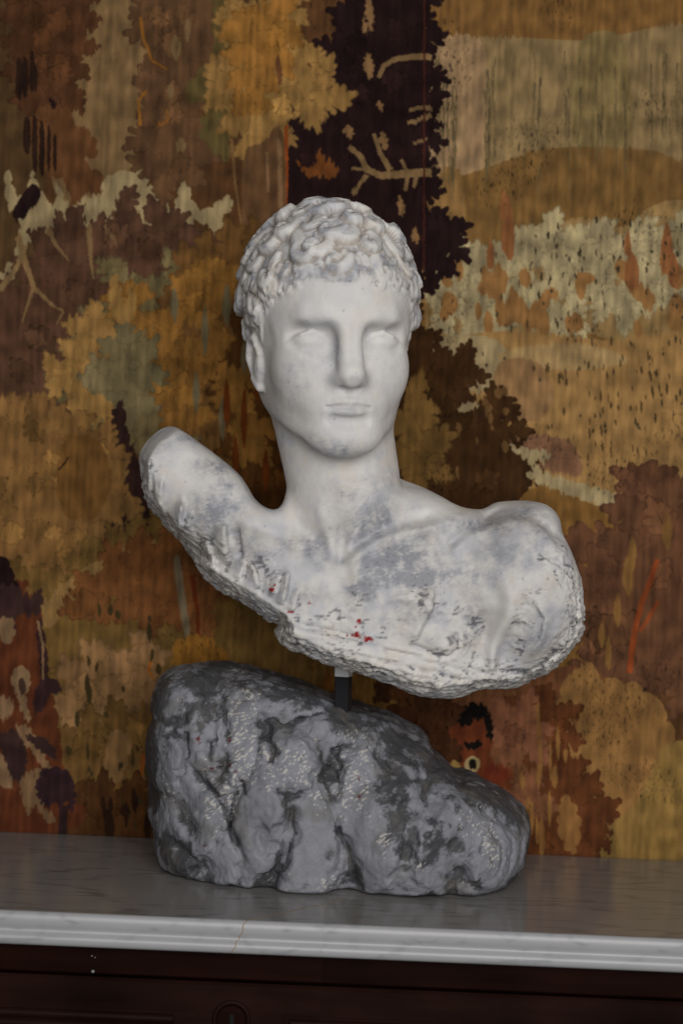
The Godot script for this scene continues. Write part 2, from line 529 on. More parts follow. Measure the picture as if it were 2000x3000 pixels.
	# beds torn along the lower edge
	for k in 6:
		var o := k * 13.0
		var x0 := 830.0 + (k * 173 % 400)
		var bed := [860.0, 1836.0, 960.0, 1858.0, 1080.0, 1888.0, 1190.0, 1910.0, 1320.0, 1942.0, 1400.0, 1966.0, 1500.0, 1978.0, 1600.0, 1950.0, 1672.0, 1890.0, 1700.0, 1800.0]
		var cut := []
		for i in range(0, bed.size(), 2):
			if bed[i] >= x0 and bed[i] <= x0 + 330.0 + (k * 97 % 260):
				cut.append_array([bed[i] - o * 0.2, bed[i + 1] + o - 14.0])
		if cut.size() >= 4:
			stroke(f, ragged(line(cut, 35), 0.8, k), 4.2, 2.4, -2.6 if k % 2 == 0 else 2.4, 3)
	stroke(f, ragged(line([860, 1838, 960, 1858, 1080, 1888, 1190, 1908, 1320, 1940, 1400, 1965, 1500, 1975, 1600, 1950, 1680, 1880], 35), 1.0, 31), 3.0, 3.4, -2.6, 2)
	stroke(f, ragged(line([1690, 1712, 1676, 1800, 1686, 1846, 1650, 1898, 1600, 1935], 20), 0.6, 5), 3.0, 3.0, -4.0, 2)
	stroke(f, ragged(line([1712, 1750, 1700, 1810, 1705, 1860, 1672, 1910], 20), 0.6, 6), 2.6, 2.6, -3.5, 2)
	# chisel marks along the left rim: blades with one steep side
	for m in [[520, 1560, 540, 1460, 10, 3, 6.0], [548, 1550, 566, 1500, 6, 2, 3.5], [660, 1650, 662, 1528, 9, 7, 5.0], [712, 1640, 700, 1545, 5, 4, -4.0], [628, 1672, 606, 1590, 11, 4, 6.0], [828, 1770, 852, 1668, 8, 4, 4.5], [800, 1740, 822, 1680, 7, 4, 3.5], [430, 1475, 446, 1340, 8, 3, 5.0], [470, 1500, 480, 1400, 9, 4, 4.0], [496, 1590, 470, 1480, 10, 5, 5.0], [760, 1720, 735, 1640, 8, 4, 4.0], [700, 1700, 720, 1640, 9, 5, 3.5], [860, 1790, 880, 1720, 6, 3, 2.5]]:
		stroke(f, ragged(line([m[0], m[1], m[2], m[3]], 25), 0.5, m[0]), m[4] * 1.9, m[5] * 1.7, m[6] * 2.1, 3)
	stroke(f, ragged(line([420, 1470, 480, 1560, 560, 1640, 640, 1695, 730, 1752, 810, 1812], 15), 2.2, 9), 8.0, 8.0, 4.5, 3)
	# how broken the surface is
	var r := Sheet.new(a.x - 20, a.y - 20, b.x + 20, b.y + 20, 2.0, 0.0)
	torso_rough = r
	stroke(r, line([400, 1400, 420, 1500, 500, 1620, 640, 1725, 765, 1800, 830, 1860], 0), 17.0, 15.0, 0.9)
	stroke(r, line([820, 1865, 969, 1925, 1084, 1950, 1250, 2000, 1441, 1990, 1540, 1990, 1660, 1930, 1712, 1830], 0), 15.0, 15.0, 1.0)
	stroke(r, line([1620, 1640, 1670, 1720, 1690, 1830, 1660, 1910], 20), 14.0, 16.0, 0.8)
	stroke(r, line([1545, 1720, 1530, 1800, 1500, 1900], 30), 10.0, 8.0, 0.45)
	stroke(r, line([1200, 1740, 1290, 1780, 1370, 1800, 1370, 1880, 1300, 1900], 30), 10.0, 12.0, 0.75)
	stroke(r, line([1000, 1800, 1040, 1760, 1070, 1745], 30), 7.0, 7.0, 0.6)
	stroke(r, line([860, 1800, 960, 1830, 1100, 1850, 1200, 1840], 30), 10.0, 10.0, 0.4)
	stroke(r, line([560, 1560, 680, 1620, 800, 1700, 850, 1740], 20), 13.0, 11.0, 0.45)
	neck_a = Vector3(mm(955, 1125).x, mm(955, 1125).y, -32.0)
	neck_b = Vector3(mm(1012, 1440).x, mm(1012, 1440).y, -16.0)

func bust_field(p: Vector3) -> float:
	var d := 1e6
	if p.y > 30.0:
		d = head_field(head_turn.inverse() * (p - HEAD_AT)) if p.y < 330.0 else 100.0
		if p.y > 190.0:
			return d
	var neck := cone(p, neck_a, neck_b, 60.0, 55.0)
	d = smin(d, neck, 16.0)
	if p.y < 95.0:
		var e := torso_edge.at(p.x, p.y)
		var fr := (p.z - torso_front.at(p.x, p.y)) * 0.7
		var t := smax(e, fr, 13.0)
		t = smax(t, -72.0 - p.z, 30.0)
		d = smin(d, t, 16.0)
	return d

# ------------------------------------------------------------------ the rock
var rock_edge: Sheet
var rock_front: Sheet
var rock_flake: Sheet
var rock_shade: Sheet  # shade of clefts, hollows and upper faces, painted into the rock colour

const ROCK_OUTLINE := [446, 2066, 450, 2028, 475, 1992, 536, 1975, 612, 1968, 676, 1971, 752, 1990, 816, 2009, 893, 2034, 957, 2060, 1020, 2082, 1084, 2104, 1135, 2117, 1186, 2143, 1231, 2168, 1256, 2200, 1263, 2226, 1301, 2258, 1339, 2296, 1390, 2302, 1441, 2334, 1484, 2353, 1526, 2387, 1574, 2427, 1597, 2466, 1598, 2502, 1588, 2540, 1568, 2580, 1545, 2760, 1300, 2800, 900, 2800, 600, 2760, 480, 2600, 455, 2530, 446, 2490, 446, 2449, 427, 2423, 421, 2398, 418, 2334, 421, 2283, 425, 2168, 434, 2143, 453, 2111, 446, 2085]

func prepare_rock() -> void:
	var a := mm(380, 2820)
	var b := mm(1640, 1930)
	rock_edge = Sheet.new(a.x, a.y, b.x, b.y, 1.5, 0.0)
	outline(rock_edge, rounded(ROCK_OUTLINE, -60))
	var f := Sheet.new(a.x, a.y, b.x, b.y, 1.0, -150.0)
	rock_front = f
	dome(f, mm(830, 2420), 138.0, 170.0, 0.0, -110.0, 24.0, 16.0)
	dome(f, mm(1180, 2480), 128.0, 104.0, -0.25, -120.0, 34.0, 16.0)
	dome(f, mm(1380, 2520), 66.0, 70.0, -0.5, -120.0, 18.0, 16.0)
	dome(f, mm(560, 2200), 60.0, 92.0, 0.0, -110.0, -2.0, 20.0)
	f.smooth(2)
	# big lumps with clefts between them
	rock_shade = Sheet.new(a.x, a.y, b.x, b.y, 1.0, 0.0)
	lumps(f, rock_shade, [[545, 2400, 36, 66, 0.55, 6, 0.0, -0.10], [600, 2300, 22, 40, 0.6, 7, 0.1, 0.0], [735, 2450, 21, 62, 0.30, 7, 0.15, 0.05], [640, 2520, 20, 34, 0.4, 4, 0.0, 0.0],
		[700, 2150, 22, 42, 0.1, 8, -0.1, 0.1], [850, 2240, 28, 27, 0.2, 7, 0.1, 0.1], [910, 2470, 27, 60, 0.15, 8, 0.05, -0.05], [1075, 2400, 36, 82, 0.22, 9, 0.12, 0.05], [1190, 2500, 42, 46, 0.2, 5, 0.0, 0.1],
		[1340, 2480, 40, 52, 0.5, 6, -0.1, 0.15], [1470, 2480, 26, 46, 0.3, 4, -0.2, 0.0], [1540, 2470, 14, 34, 0.2, 3, 0.0, 0.0], [510, 2070, 27, 30, 0.0, 6, 0.0, 0.15], [600, 2170, 17, 36, 0.15, 4, 0.1, 0.0], [472, 2240, 16, 40, 0.0, 4, 0.2, 0.0],
		[1160, 2240, 60, 20, -0.55, 3, 0.0, 0.25], [820, 2070, 60, 16, -0.2, 4, 0.0, 0.2], [1000, 2140, 30, 16, -0.3, 5, 0.0, 0.2], [500, 2540, 26, 16, -0.5, -1, 0.0, 0.0], [1350, 2340, 36, 12, -0.5, 5, 0.0, 0.2], [1100, 2190, 24, 14, -0.4, 6, 0.0, 0.1]])
	# clefts and hollows, whose shade is also painted into the colour
	var cleft_shade := []
	for m in [[[530, 2213, 558, 2256, 601, 2300, 637, 2335, 657, 2375, 680, 2434, 708, 2493, 724, 2533], 6.0, 5.0, -13.0],
			[[673, 2200, 653, 2256, 633, 2310], 9.0, 8.0, -12.0],
			[[700, 2270, 730, 2330], 4.0, 3.0, -6.0],
			[[827, 2315, 854, 2375, 862, 2434, 843, 2493, 815, 2553, 827, 2600], 6.0, 8.0, -14.0],
			[[728, 2100, 775, 2157, 807, 2197, 795, 2240], 9.0, 6.0, -13.0],
			[[941, 2170, 949, 2256, 965, 2315, 975, 2380], 10.0, 6.0, -13.0],
			[[975, 2370, 994, 2439, 1023, 2500, 1042, 2566, 1060, 2620], 5.0, 8.0, -12.0],
			[[790, 2290, 860, 2330, 905, 2310], 4.0, 5.0, -6.0],
			[[447, 2466, 520, 2500, 600, 2545, 640, 2590], 12.0, 10.0, -15.0],
			[[470, 2170, 500, 2150, 540, 2170, 555, 2220], 6.0, 6.0, -9.0],
			[[440, 2130, 480, 2120, 540, 2120, 560, 2060], 6.0, 6.0, -8.0],
			[[610, 2170, 618, 2240], 4.0, 4.0, -6.0],
			[[650, 2040, 655, 2110, 668, 2180], 5.0, 4.0, -7.0],
			[[1085, 2180, 1110, 2240, 1165, 2268, 1240, 2300, 1250, 2350], 6.0, 6.0, -9.0],
			[[1165, 2290, 1185, 2330, 1165, 2390], 7.0, 6.0, -10.0],
			[[1385, 2570, 1400, 2610], 6.0, 8.0, -8.0]]:
		stroke(f, ragged(line(m[0], 10), 1.8, int(m[1] * 7)), m[1] * 1.5, m[2] * 1.4, m[3] * 0.75, 4)
		cleft_shade.append([m[0], m[1] * 1.3, m[2] * 1.2])
	var pits := []
	for m in [[775, 2454, 10, 16, 0.1, -10], [546, 2425, 9, 22, 0.55, -9], [1032, 2590, 10, 12, 0, -9], [1125, 2300, 13, 14, 0, -9], [1183, 2482, 9, 9, 0, -7], [1334, 2468, 8, 8, 0, -6], [1388, 2496, 6, 6, 0, -5], [1340, 2566, 12, 10, 0.3, -6], [1275, 2505, 20, 26, 0.5, -5], [1160, 2390, 20, 20, 0, -4], [1420, 2540, 12, 16, 0.3, -6], [965, 2500, 4, 5, 0, -4], [1180, 2530, 5, 5, 0, -4], [1010, 2110, 14, 6, 0, -6]]:
		dent(f, mm(m[0], m[1], 10), m[2], m[3], m[4], m[5], 1)
		pits.append(m)
	# beds of the stone at the right end
	for m in [[0, 5.5, -7.0], [46, 3.0, -4.0], [70, 4.5, -7.5], [124, 6.0, -8.5], [150, 2.6, -4.0], [196, 4.5, -6.0]]:
		var s: float = m[0]
		stroke(f, ragged(line([1330 + s * 0.75, 2310 + s * 0.5, 1415 + s * 0.6, 2390 + s * 0.3, 1462 + s * 0.52, 2470, 1448 + s * 0.46, 2560], -20), 1.6, int(s) + 40), m[1] * 1.6, m[1] * 1.3, m[2], 3 if m[1] > 4.0 else 4)
	stroke(f, line([700, 2040, 760, 2020], 0), 2.0, 2.0, -3.0)
	stroke(f, line([690, 2058, 780, 2048], 0), 2.0, 2.0, -3.0)
	# pale rubbed places
	var r := Sheet.new(a.x, a.y, b.x, b.y, 2.0, 0.0)
	rock_flake = r
	for m in cleft_shade:
		stroke(rock_shade, ragged(line(m[0], 10), 2.0, int(m[1] * 5)), m[1], m[2], 1.0, 4)
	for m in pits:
		dent(rock_shade, mm(m[0], m[1], 10), m[2], m[3], m[4], 0.55, 0)
	stroke(rock_shade, line([1010, 2110, 1120, 2160, 1240, 2230, 1330, 2310, 1440, 2350, 1540, 2430], 0), 17.0, 13.0, 0.75)  # upper faces, left side and undercut: shade put into the paint
	stroke(rock_shade, line([450, 2090, 480, 2020, 600, 1990, 720, 2010, 900, 2060], 0), 12.0, 12.0, 0.65)
	stroke(rock_shade, line([430, 2170, 428, 2300, 425, 2400], 0), 9.0, 9.0, 0.9)
	stroke(rock_shade, line([600, 2060, 560, 2110, 500, 2140], 0), 16.0, 14.0, 0.5)
	stroke(rock_shade, line([1150, 2330, 1240, 2420, 1330, 2440], 0), 22.0, 20.0, 0.35)
	stroke(rock_shade, line([460, 2500, 520, 2550, 620, 2590], 0), 10.0, 8.0, 1.0)
	for m in [[705, 2150, 17, 40, 0.9], [745, 2230, 16, 26, 1.0], [672, 2330, 8, 24, 0.9], [860, 2240, 24, 22, 1.0], [620, 2350, 20, 20, 0.6], [475, 2330, 9, 22, 0.8], [600, 2240, 7, 22, 0.6], [720, 2080, 14, 18, 0.6], [930, 2330, 10, 22, 0.6], [1030, 2270, 24, 34, 0.9], [1030, 2350, 12, 24, 0.6], [1125, 2430, 10, 24, 0.8], [1225, 2530, 8, 14, 0.6], [960, 2590, 18, 12, 0.8], [1370, 2400, 12, 20, 0.7], [1440, 2440, 14, 30, 0.7], [1430, 2520, 12, 22, 0.8], [1060, 2160, 26, 12, 0.5], [1100, 2190, 12, 10, 0.6], [510, 2040, 10, 18, 0.5], [690, 1995, 26, 8, 0.5], [810, 2580, 10, 10, 0.6], [1300, 2560, 20, 20, 0.5], [640, 2420, 14, 20, 0.45]]:
		dent(r, mm(m[0], m[1], 10), m[2], m[3], 0.0, m[4])

func rock_field(p: Vector3) -> float:
	var e := rock_edge.at(p.x, p.y) - 3.0
	var d := smax(e, (p.z - rock_front.at(p.x, p.y)) * 0.6, 16.0)
	d = smax(d, -178.0 - p.z, 40.0)
	# a slightly hollow underside, cut level with the marble
	var level := p.y * cos(ROLL) + p.x * sin(ROLL)
	return smax(d, SHELF_Y + 0.6 - level, 5.0)

# ------------------------------------------------------------------ from field to surface (surface nets, block by block, on all cores)
var net_which := 0
var net_lo := Vector3.ZERO
var net_dim := Vector3i.ZERO
var net_cell := 2.0
var net_out: Array = []
const NB := 6

func field(p: Vector3) -> float:
	return bust_field(p) if net_which == 0 else rock_field(p)

func net_block(index: int) -> void:
	var bx := index % net_dim.x
	var by := (index / net_dim.x) % net_dim.y
	var bz := index / (net_dim.x * net_dim.y)
	var o := net_lo + Vector3(bx, by, bz) * NB * net_cell
	if absf(field(o + Vector3.ONE * NB * net_cell * 0.5)) > NB * net_cell * (1.15 if o.y > 95.0 else 2.1) + 3.0:
		return
	var m := NB + 1
	var s := PackedFloat32Array()
	s.resize(m * m * m)
	var at := 0
	for k in m:
		for j in m:
			for i in m:
				s[at] = field(o + Vector3(i, j, k) * net_cell)
				at += 1
	var keys := PackedInt64Array()
	var pts := PackedVector3Array()
	var edges := PackedInt64Array()
	var sy := m
	var sz := m * m
	for k in NB:
		for j in NB:
			for i in NB:
				var c := i + j * sy + k * sz
				var v0 := s[c]
				var key := (((bz * NB + k) * 4096 + by * NB + j) * 4096) + bx * NB + i
				if (v0 < 0.0) != (s[c + 1] < 0.0):
					edges.append_array([key, 0, 1 if v0 < 0.0 else 0])
				if (v0 < 0.0) != (s[c + sy] < 0.0):
					edges.append_array([key, 1, 1 if v0 < 0.0 else 0])
				if (v0 < 0.0) != (s[c + sz] < 0.0):
					edges.append_array([key, 2, 1 if v0 < 0.0 else 0])
				var v := [v0, s[c + 1], s[c + sy], s[c + sy + 1], s[c + sz], s[c + sz + 1], s[c + sz + sy], s[c + sz + sy + 1]]
				var inside := 0
				for q in 8:
					if v[q] < 0.0:
						inside += 1
				if inside == 0 or inside == 8:
					continue
				var sum := Vector3.ZERO
				var n := 0
				for axis in 3:
					var bit := 1 << axis
					for q in 8:
						if q & bit:
							continue
						var a: float = v[q]
						var b: float = v[q | bit]
						if (a < 0.0) != (b < 0.0):
							var w := Vector3(q & 1, (q >> 1) & 1, (q >> 2) & 1)
							w[axis] = a / (a - b)
							sum += w
							n += 1
				keys.append(key)
				pts.append(o + (Vector3(i, j, k) + sum / n) * net_cell)
	net_out[index] = [keys, pts, edges]

func surface(which: int, lo: Vector3, hi: Vector3, cell: float) -> Array:
	net_which = which
	net_lo = lo
	net_cell = cell
	net_dim = Vector3i(((hi - lo) / (cell * NB)).ceil())
	var n := net_dim.x * net_dim.y * net_dim.z
	net_out = []
	net_out.resize(n)
	WorkerThreadPool.wait_for_group_task_completion(WorkerThreadPool.add_group_task(net_block, n))
	var number := {}
	var pts := PackedVector3Array()
	for b in net_out:
		if b != null:
			var keys: PackedInt64Array = b[0]
			for i in keys.size():
				number[keys[i]] = pts.size() + i
			pts.append_array(b[1])
	var tris := PackedInt32Array()
	var back := [1, 4096, 4096 * 4096]
	for b in net_out:
		if b == null:
			continue
		var e: PackedInt64Array = b[2]
		for i in range(0, e.size(), 3):
			var key := e[i]
			var axis := e[i + 1]
			var u: int = back[(axis + 1) % 3]
			var w: int = back[(axis + 2) % 3]
			var a: int = number.get(key, -1)
			var p: int = number.get(key - u, -1)
			var q: int = number.get(key - u - w, -1)
			var r: int = number.get(key - w, -1)
			if a < 0 or p < 0 or q < 0 or r < 0:
				continue
			if e[i + 2] == 1:
				tris.append_array([a, q, p, a, r, q])
			else:
				tris.append_array([a, p, q, a, q, r])
	net_out = []
	return [pts, tris]

func normals_of(pts: PackedVector3Array, tris: PackedInt32Array) -> PackedVector3Array:
	var n := PackedVector3Array()
	n.resize(pts.size())
	for i in range(0, tris.size(), 3):
		var a := tris[i]
		var b := tris[i + 1]
		var c := tris[i + 2]
		var f := (pts[c] - pts[a]).cross(pts[b] - pts[a])
		n[a] += f
		n[b] += f
		n[c] += f
	for i in n.size():
		n[i] = n[i].normalized()
	return n

func bowl_of(pts: PackedVector3Array, nor: PackedVector3Array, tris: PackedInt32Array, rounds: int) -> PackedFloat32Array:
	# how hollow the surface is: above zero in creases, below on edges
	var out := PackedFloat32Array()
	out.resize(pts.size())
	var count := PackedFloat32Array()
	count.resize(pts.size())
	for i in range(0, tris.size(), 3):
		for k in 3:
			var a := tris[i + k]
			var b := tris[i + (k + 1) % 3]
			out[a] += (pts[b] - pts[a]).dot(nor[a])
			count[a] += 1.0
	for i in out.size():
		out[i] /= maxf(count[i], 1.0)
	for r in rounds:
		var acc := PackedFloat32Array()
		acc.resize(out.size())
		for i in range(0, tris.size(), 3):
			for k in 3:
				acc[tris[i + k]] += out[tris[i + (k + 1) % 3]]
		for i in out.size():
			out[i] = lerpf(out[i], acc[i] / maxf(count[i], 1.0), 0.75)
	return out

# ------------------------------------------------------------------ finishing the surfaces, vertex by vertex
var v_pts := PackedVector3Array()
var v_nor := PackedVector3Array()
var v_bowl := PackedFloat32Array()
var v_new: Array = []
var v_part: Array = []
const SLICE := 4000
var n_big := FastNoiseLite.new()
var n_mid := FastNoiseLite.new()
var n_fine := FastNoiseLite.new()
var n_ridge := FastNoiseLite.new()
var n_cell := FastNoiseLite.new()

func prepare_noise() -> void:
	for s in [[n_big, 3, 0.012, 3], [n_mid, 5, 0.05, 3], [n_fine, 9, 0.2, 2], [n_ridge, 12, 0.06, 3]]:
		var n: FastNoiseLite = s[0]
		n.noise_type = FastNoiseLite.TYPE_SIMPLEX_SMOOTH
		n.seed = s[1]
		n.frequency = s[2]
		n.fractal_type = FastNoiseLite.FRACTAL_RIDGED if n == n_ridge else FastNoiseLite.FRACTAL_FBM
		n.fractal_octaves = s[3]
	n_cell.noise_type = FastNoiseLite.TYPE_CELLULAR
	n_cell.cellular_return_type = FastNoiseLite.RETURN_DISTANCE
	n_cell.frequency = 0.09
	n_cell.seed = 4
	n_cell.domain_warp_enabled = true
	n_cell.domain_warp_amplitude = 8.0
	n_cell.domain_warp_frequency = 0.05

func shape_bust(slice: int) -> void:
	var moved := PackedVector3Array()
	var part := PackedByteArray()
	for i in range(slice * SLICE, mini(v_pts.size(), (slice + 1) * SLICE)):
		var p := v_pts[i]
		var n := v_nor[i]
		var up := 0.0
		var kind := 0
		if p.y > 22.0:
			var q := head_turn.inverse() * (p - HEAD_AT)
			var hair := hair_height(q)
			var ear := absf(q.x) > 69.0 and q.y < 9.0 and q.y > -56.0 and q.z < 22.0 and q.z > -22.0 and absf(q.x) > half_width[int(clampf(q.y + 130, 0, 200))] + 1.0
			if ear:
				hair = minf(hair, 1.0)
			up = hair
			kind = 2 if hair > 1.2 else 3 if ear else 1
			if kind == 1 and ((q.y + 122.0) * 0.93 + (q.z - 80.0) * 0.367 < 0.0 or q.z < -30.0):
				kind = 0
		if p.y < 95.0 and kind == 0:
			var r := torso_rough.at(p.x, p.y)
			if r > 0.01:
				r = minf(r, 1.1)
				up += r * ((n_cell.get_noise_3d(p.x * 0.55, p.y * 0.95 + p.x * 0.35, p.z * 0.7) + 0.55) * 8.0 + n_ridge.get_noise_3d(p.x * 0.7, p.y * 1.7 + p.x * 0.5, p.z * 0.9) * 2.0 + n_mid.get_noise_3d(p.x * 1.3, p.y * 1.6, p.z * 1.3) * 2.2 + n_fine.get_noise_3d(p.x * 0.8, p.y * 1.2, p.z * 0.8) * 0.5)
		up += n_mid.get_noise_3dv(p) * 0.35
		moved.append(p + n * up)
		part.append(kind)
	v_new[slice] = moved
	v_part[slice] = part

# stains of the paint: place in the photograph, reach in its pixels, strength
const STAINS := [[1200, 1800, 140, 50, 0.4], [1400, 1700, 90, 60, 0.35], [1530, 1640, 80, 50, 0.35], [760, 1640, 70, 40, 0.5], [900, 1740, 80, 30, 0.45], [600, 1480, 60, 50, 0.45], [1560, 1880, 60, 40, 0.45], [1130, 1420, 50, 60, 0.25], [470, 1300, 40, 40, 0.3], [1005, 1315, 70, 22, 0.55], [930, 1290, 40, 20, 0.4], [620, 1370, 60, 26, 0.8], [560, 1290, 40, 18, 0.5], [660, 1420, 40, 22, 0.5], [1120, 1520, 50, 46, 0.8], [1060, 1560, 40, 30, 0.6], [1190, 1615, 80, 40, 0.85], [1130, 1680, 90, 50, 0.6], [1260, 1690, 80, 26, 0.8], [1200, 1700, 70, 20, 0.9], [1060, 1730, 40, 30, 1.3], [930, 1620, 40, 40, 0.7], [870, 1590, 70, 30, 0.45], [640, 1520, 60, 60, 0.6], [720, 1580, 50, 30, 0.4], [1400, 1540, 110, 20, 0.8], [1540, 1508, 60, 18, 0.8], [1250, 1560, 60, 26, 0.4], [1590, 1560, 40, 40, 0.5], [1385, 1830, 30, 70, 0.5], [1590, 1790, 60, 80, 0.3], [1040, 1490, 50, 60, 0.35], [980, 1430, 80, 60, 0.2], [1030, 1112, 40, 14, 0.35], [1030, 1200, 50, 12, 0.35], [1100, 1640, 60, 30, 0.5], [1330, 1640, 50, 40, 0.25], [1460, 1600, 70, 40, 0.3], [800, 1740, 40, 30, 0.3], [1000, 1560, 60, 30, 0.3], [860, 1130, 60, 90, 0.28], [1130, 1090, 50, 80, 0.18], [985, 1010, 16, 30, 0.35], [1070, 1000, 12, 26, 0.3], [940, 1050, 50, 30, 0.16], [700, 1480, 40, 30, 0.4]]
const REDS := [[796, 1727, 9, 6], [805, 1716, 3, 2], [788, 1712, 4, 2], [852, 1794, 9, 5], [906, 1766, 6, 3], [1051, 1819, 6, 9], [1040, 1838, 5, 3], [1045, 1861, 10, 8], [1077, 1873, 13, 9], [1030, 1862, 4, 3], [1017, 1862, 3, 3]]

func paint_bust(slice: int) -> void:
	var out := PackedColorArray()
	for i in range(slice * SLICE, mini(v_pts.size(), (slice + 1) * SLICE)):
		var p := v_pts[i]
		var bowl := v_bowl[i]
		var scale := 1.0 / (1.0 - p.z / EYE)
		var u := 1000.0 + p.x * 3.0 * scale
		var v := 1500.0 - p.y * 3.0 * scale
		var big := n_big.get_noise_3dv(p * 1.3)
		var mid := n_mid.get_noise_3d(p.x * 1.4, p.y * 1.1 + 40.0, p.z)
		var fine := n_fine.get_noise_3d(p.x * 2.0, p.y * 2.0, p.z * 2.0)
		var c := Vector3(0.715, 0.705, 0.69) * (1.0 + 0.05 * big + 0.05 * mid)
		var calm := 0.62 if v_part_of[i] == 1 else 1.0
		c = c.lerp(Vector3(0.57, 0.58, 0.62), clampf(0.3 + big * 1.6 + mid * 0.8, 0.0, 0.85) * calm)
		c = c.lerp(Vector3(0.66, 0.60, 0.53), clampf(n_big.get_noise_3d(p.x * 2.2 + 90.0, p.y * 2.2, p.z) * 1.2 - 0.05, 0.0, 0.55) * calm)
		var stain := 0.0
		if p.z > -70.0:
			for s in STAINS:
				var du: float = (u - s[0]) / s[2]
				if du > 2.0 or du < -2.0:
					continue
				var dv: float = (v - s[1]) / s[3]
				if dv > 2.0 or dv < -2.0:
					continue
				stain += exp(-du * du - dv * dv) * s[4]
		var grain := clampf(0.6 + mid * 0.9 + n_mid.get_noise_3d(p.x * 3.0, p.y * 2.2 + p.x, p.z) * 0.5 + fine * 0.25 + n_fine.get_noise_3d(p.x * 0.45 + p.y * 0.3, p.y * 2.2 - p.x * 0.7, p.z * 0.8) * 0.6, 0.0, 1.4)
		var hair := v_part_of[i] == 2
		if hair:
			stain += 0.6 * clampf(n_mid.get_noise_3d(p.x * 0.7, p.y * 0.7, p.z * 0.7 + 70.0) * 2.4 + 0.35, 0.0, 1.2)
		var rough := minf(torso_rough.at(p.x, p.y), 1.0) if p.y < 95.0 and v_part_of[i] == 0 else 0.0
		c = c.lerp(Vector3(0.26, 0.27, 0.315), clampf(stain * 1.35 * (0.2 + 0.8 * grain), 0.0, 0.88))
		# crease shade painted into the colour, with a brown wash in the hair
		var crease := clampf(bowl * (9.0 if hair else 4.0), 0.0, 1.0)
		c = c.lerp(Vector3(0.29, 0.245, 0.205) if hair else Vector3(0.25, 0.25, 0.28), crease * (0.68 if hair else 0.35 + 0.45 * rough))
		if rough > 0.1:
			var speck := n_fine.get_noise_3d(p.x * 0.55 + p.y * 0.5, p.y * 1.3 - p.x * 0.25, p.z * 0.7 + 30.0) * 0.8 + n_mid.get_noise_3d(p.x * 0.9, p.y * 0.9, p.z + 11.0) * 1.1 + bowl * 0.5
			c = c.lerp(Vector3(0.10, 0.10, 0.125), smoothstep(0.20, 0.50, speck * (0.5 + 0.6 * rough)) * 0.8)
			c = c.lerp(Vector3(0.72, 0.70, 0.655), clampf(-bowl * 3.5, 0.0, 0.9) * rough)  # edges paled: bright chips, and top light painted onto the facets
		var dot := n_fine.get_noise_3d(p.x * 1.9 + 300.0, p.y * 1.9, p.z * 1.9) + 0.3 * stain + 0.35 * mid - 0.1
		c = c.lerp(Vector3(0.13, 0.13, 0.16), smoothstep(0.66, 0.80, dot) * 0.5)
		if v > 1690.0 and v < 1900.0 and p.z > 0.0 and u < 1110.0:
			for s in REDS:
				var du: float = (u - s[0]) / s[2]
				var dv: float = (v - s[1]) / s[3]
				if du * du + dv * dv < 4.0:
					c = c.lerp(Vector3(0.30, 0.012, 0.014), smoothstep(1.25, 0.75, sqrt(du * du + dv * dv) + fine * 0.7))
		out.append(Color(c.x, c.y, c.z))
	v_new[slice] = out

var v_part_of := PackedByteArray()

func on_all_cores(job: int) -> void:
	var n := (v_pts.size() + SLICE - 1) / SLICE
	v_new = []
	v_new.resize(n)
	v_part = []
	v_part.resize(n)
	var id := 0
	if job == 0:
		id = WorkerThreadPool.add_group_task(shape_bust, n)
	elif job == 1:
		id = WorkerThreadPool.add_group_task(paint_bust, n)
	elif job == 2:
		id = WorkerThreadPool.add_group_task(shape_rock, n)
	else:
		id = WorkerThreadPool.add_group_task(paint_rock, n)
	WorkerThreadPool.wait_for_group_task_completion(id)

func joined() -> PackedVector3Array:
	var out := PackedVector3Array()
	for s in v_new:
		out.append_array(s)
	return out

func shape_rock(slice: int) -> void:
	var moved := PackedVector3Array()
	for i in range(slice * SLICE, mini(v_pts.size(), (slice + 1) * SLICE)):
		var p := v_pts[i]
		var n := v_nor[i]
		var up := (n_cell.get_noise_3d(p.x * 0.42 + p.y * 0.12, p.y * 0.26, p.z * 0.42) + 0.5) * 5.0 + n_ridge.get_noise_3d(p.x * 0.4 + 200.0, p.y * 0.25, p.z * 0.4) * 1.0 + n_mid.get_noise_3dv(p * 0.7) * 0.7 + n_fine.get_noise_3dv(p * 0.6) * 0.25
		if p.y * cos(ROLL) + p.x * sin(ROLL) < SHELF_Y + 4.0:
			up = minf(up, 0.0)
		moved.append(p + n * up)
	v_new[slice] = moved

const ROCK_REDS := [[581, 2165, 6, 9], [584, 2178, 4, 5], [619, 2252, 8, 5], [673, 2169, 6, 8], [674, 2243, 5, 8], [690, 2262, 4, 7], [600, 2479, 4, 5], [936, 2170, 3, 8], [1052, 2335, 6, 5], [1053, 2280, 4, 8]]

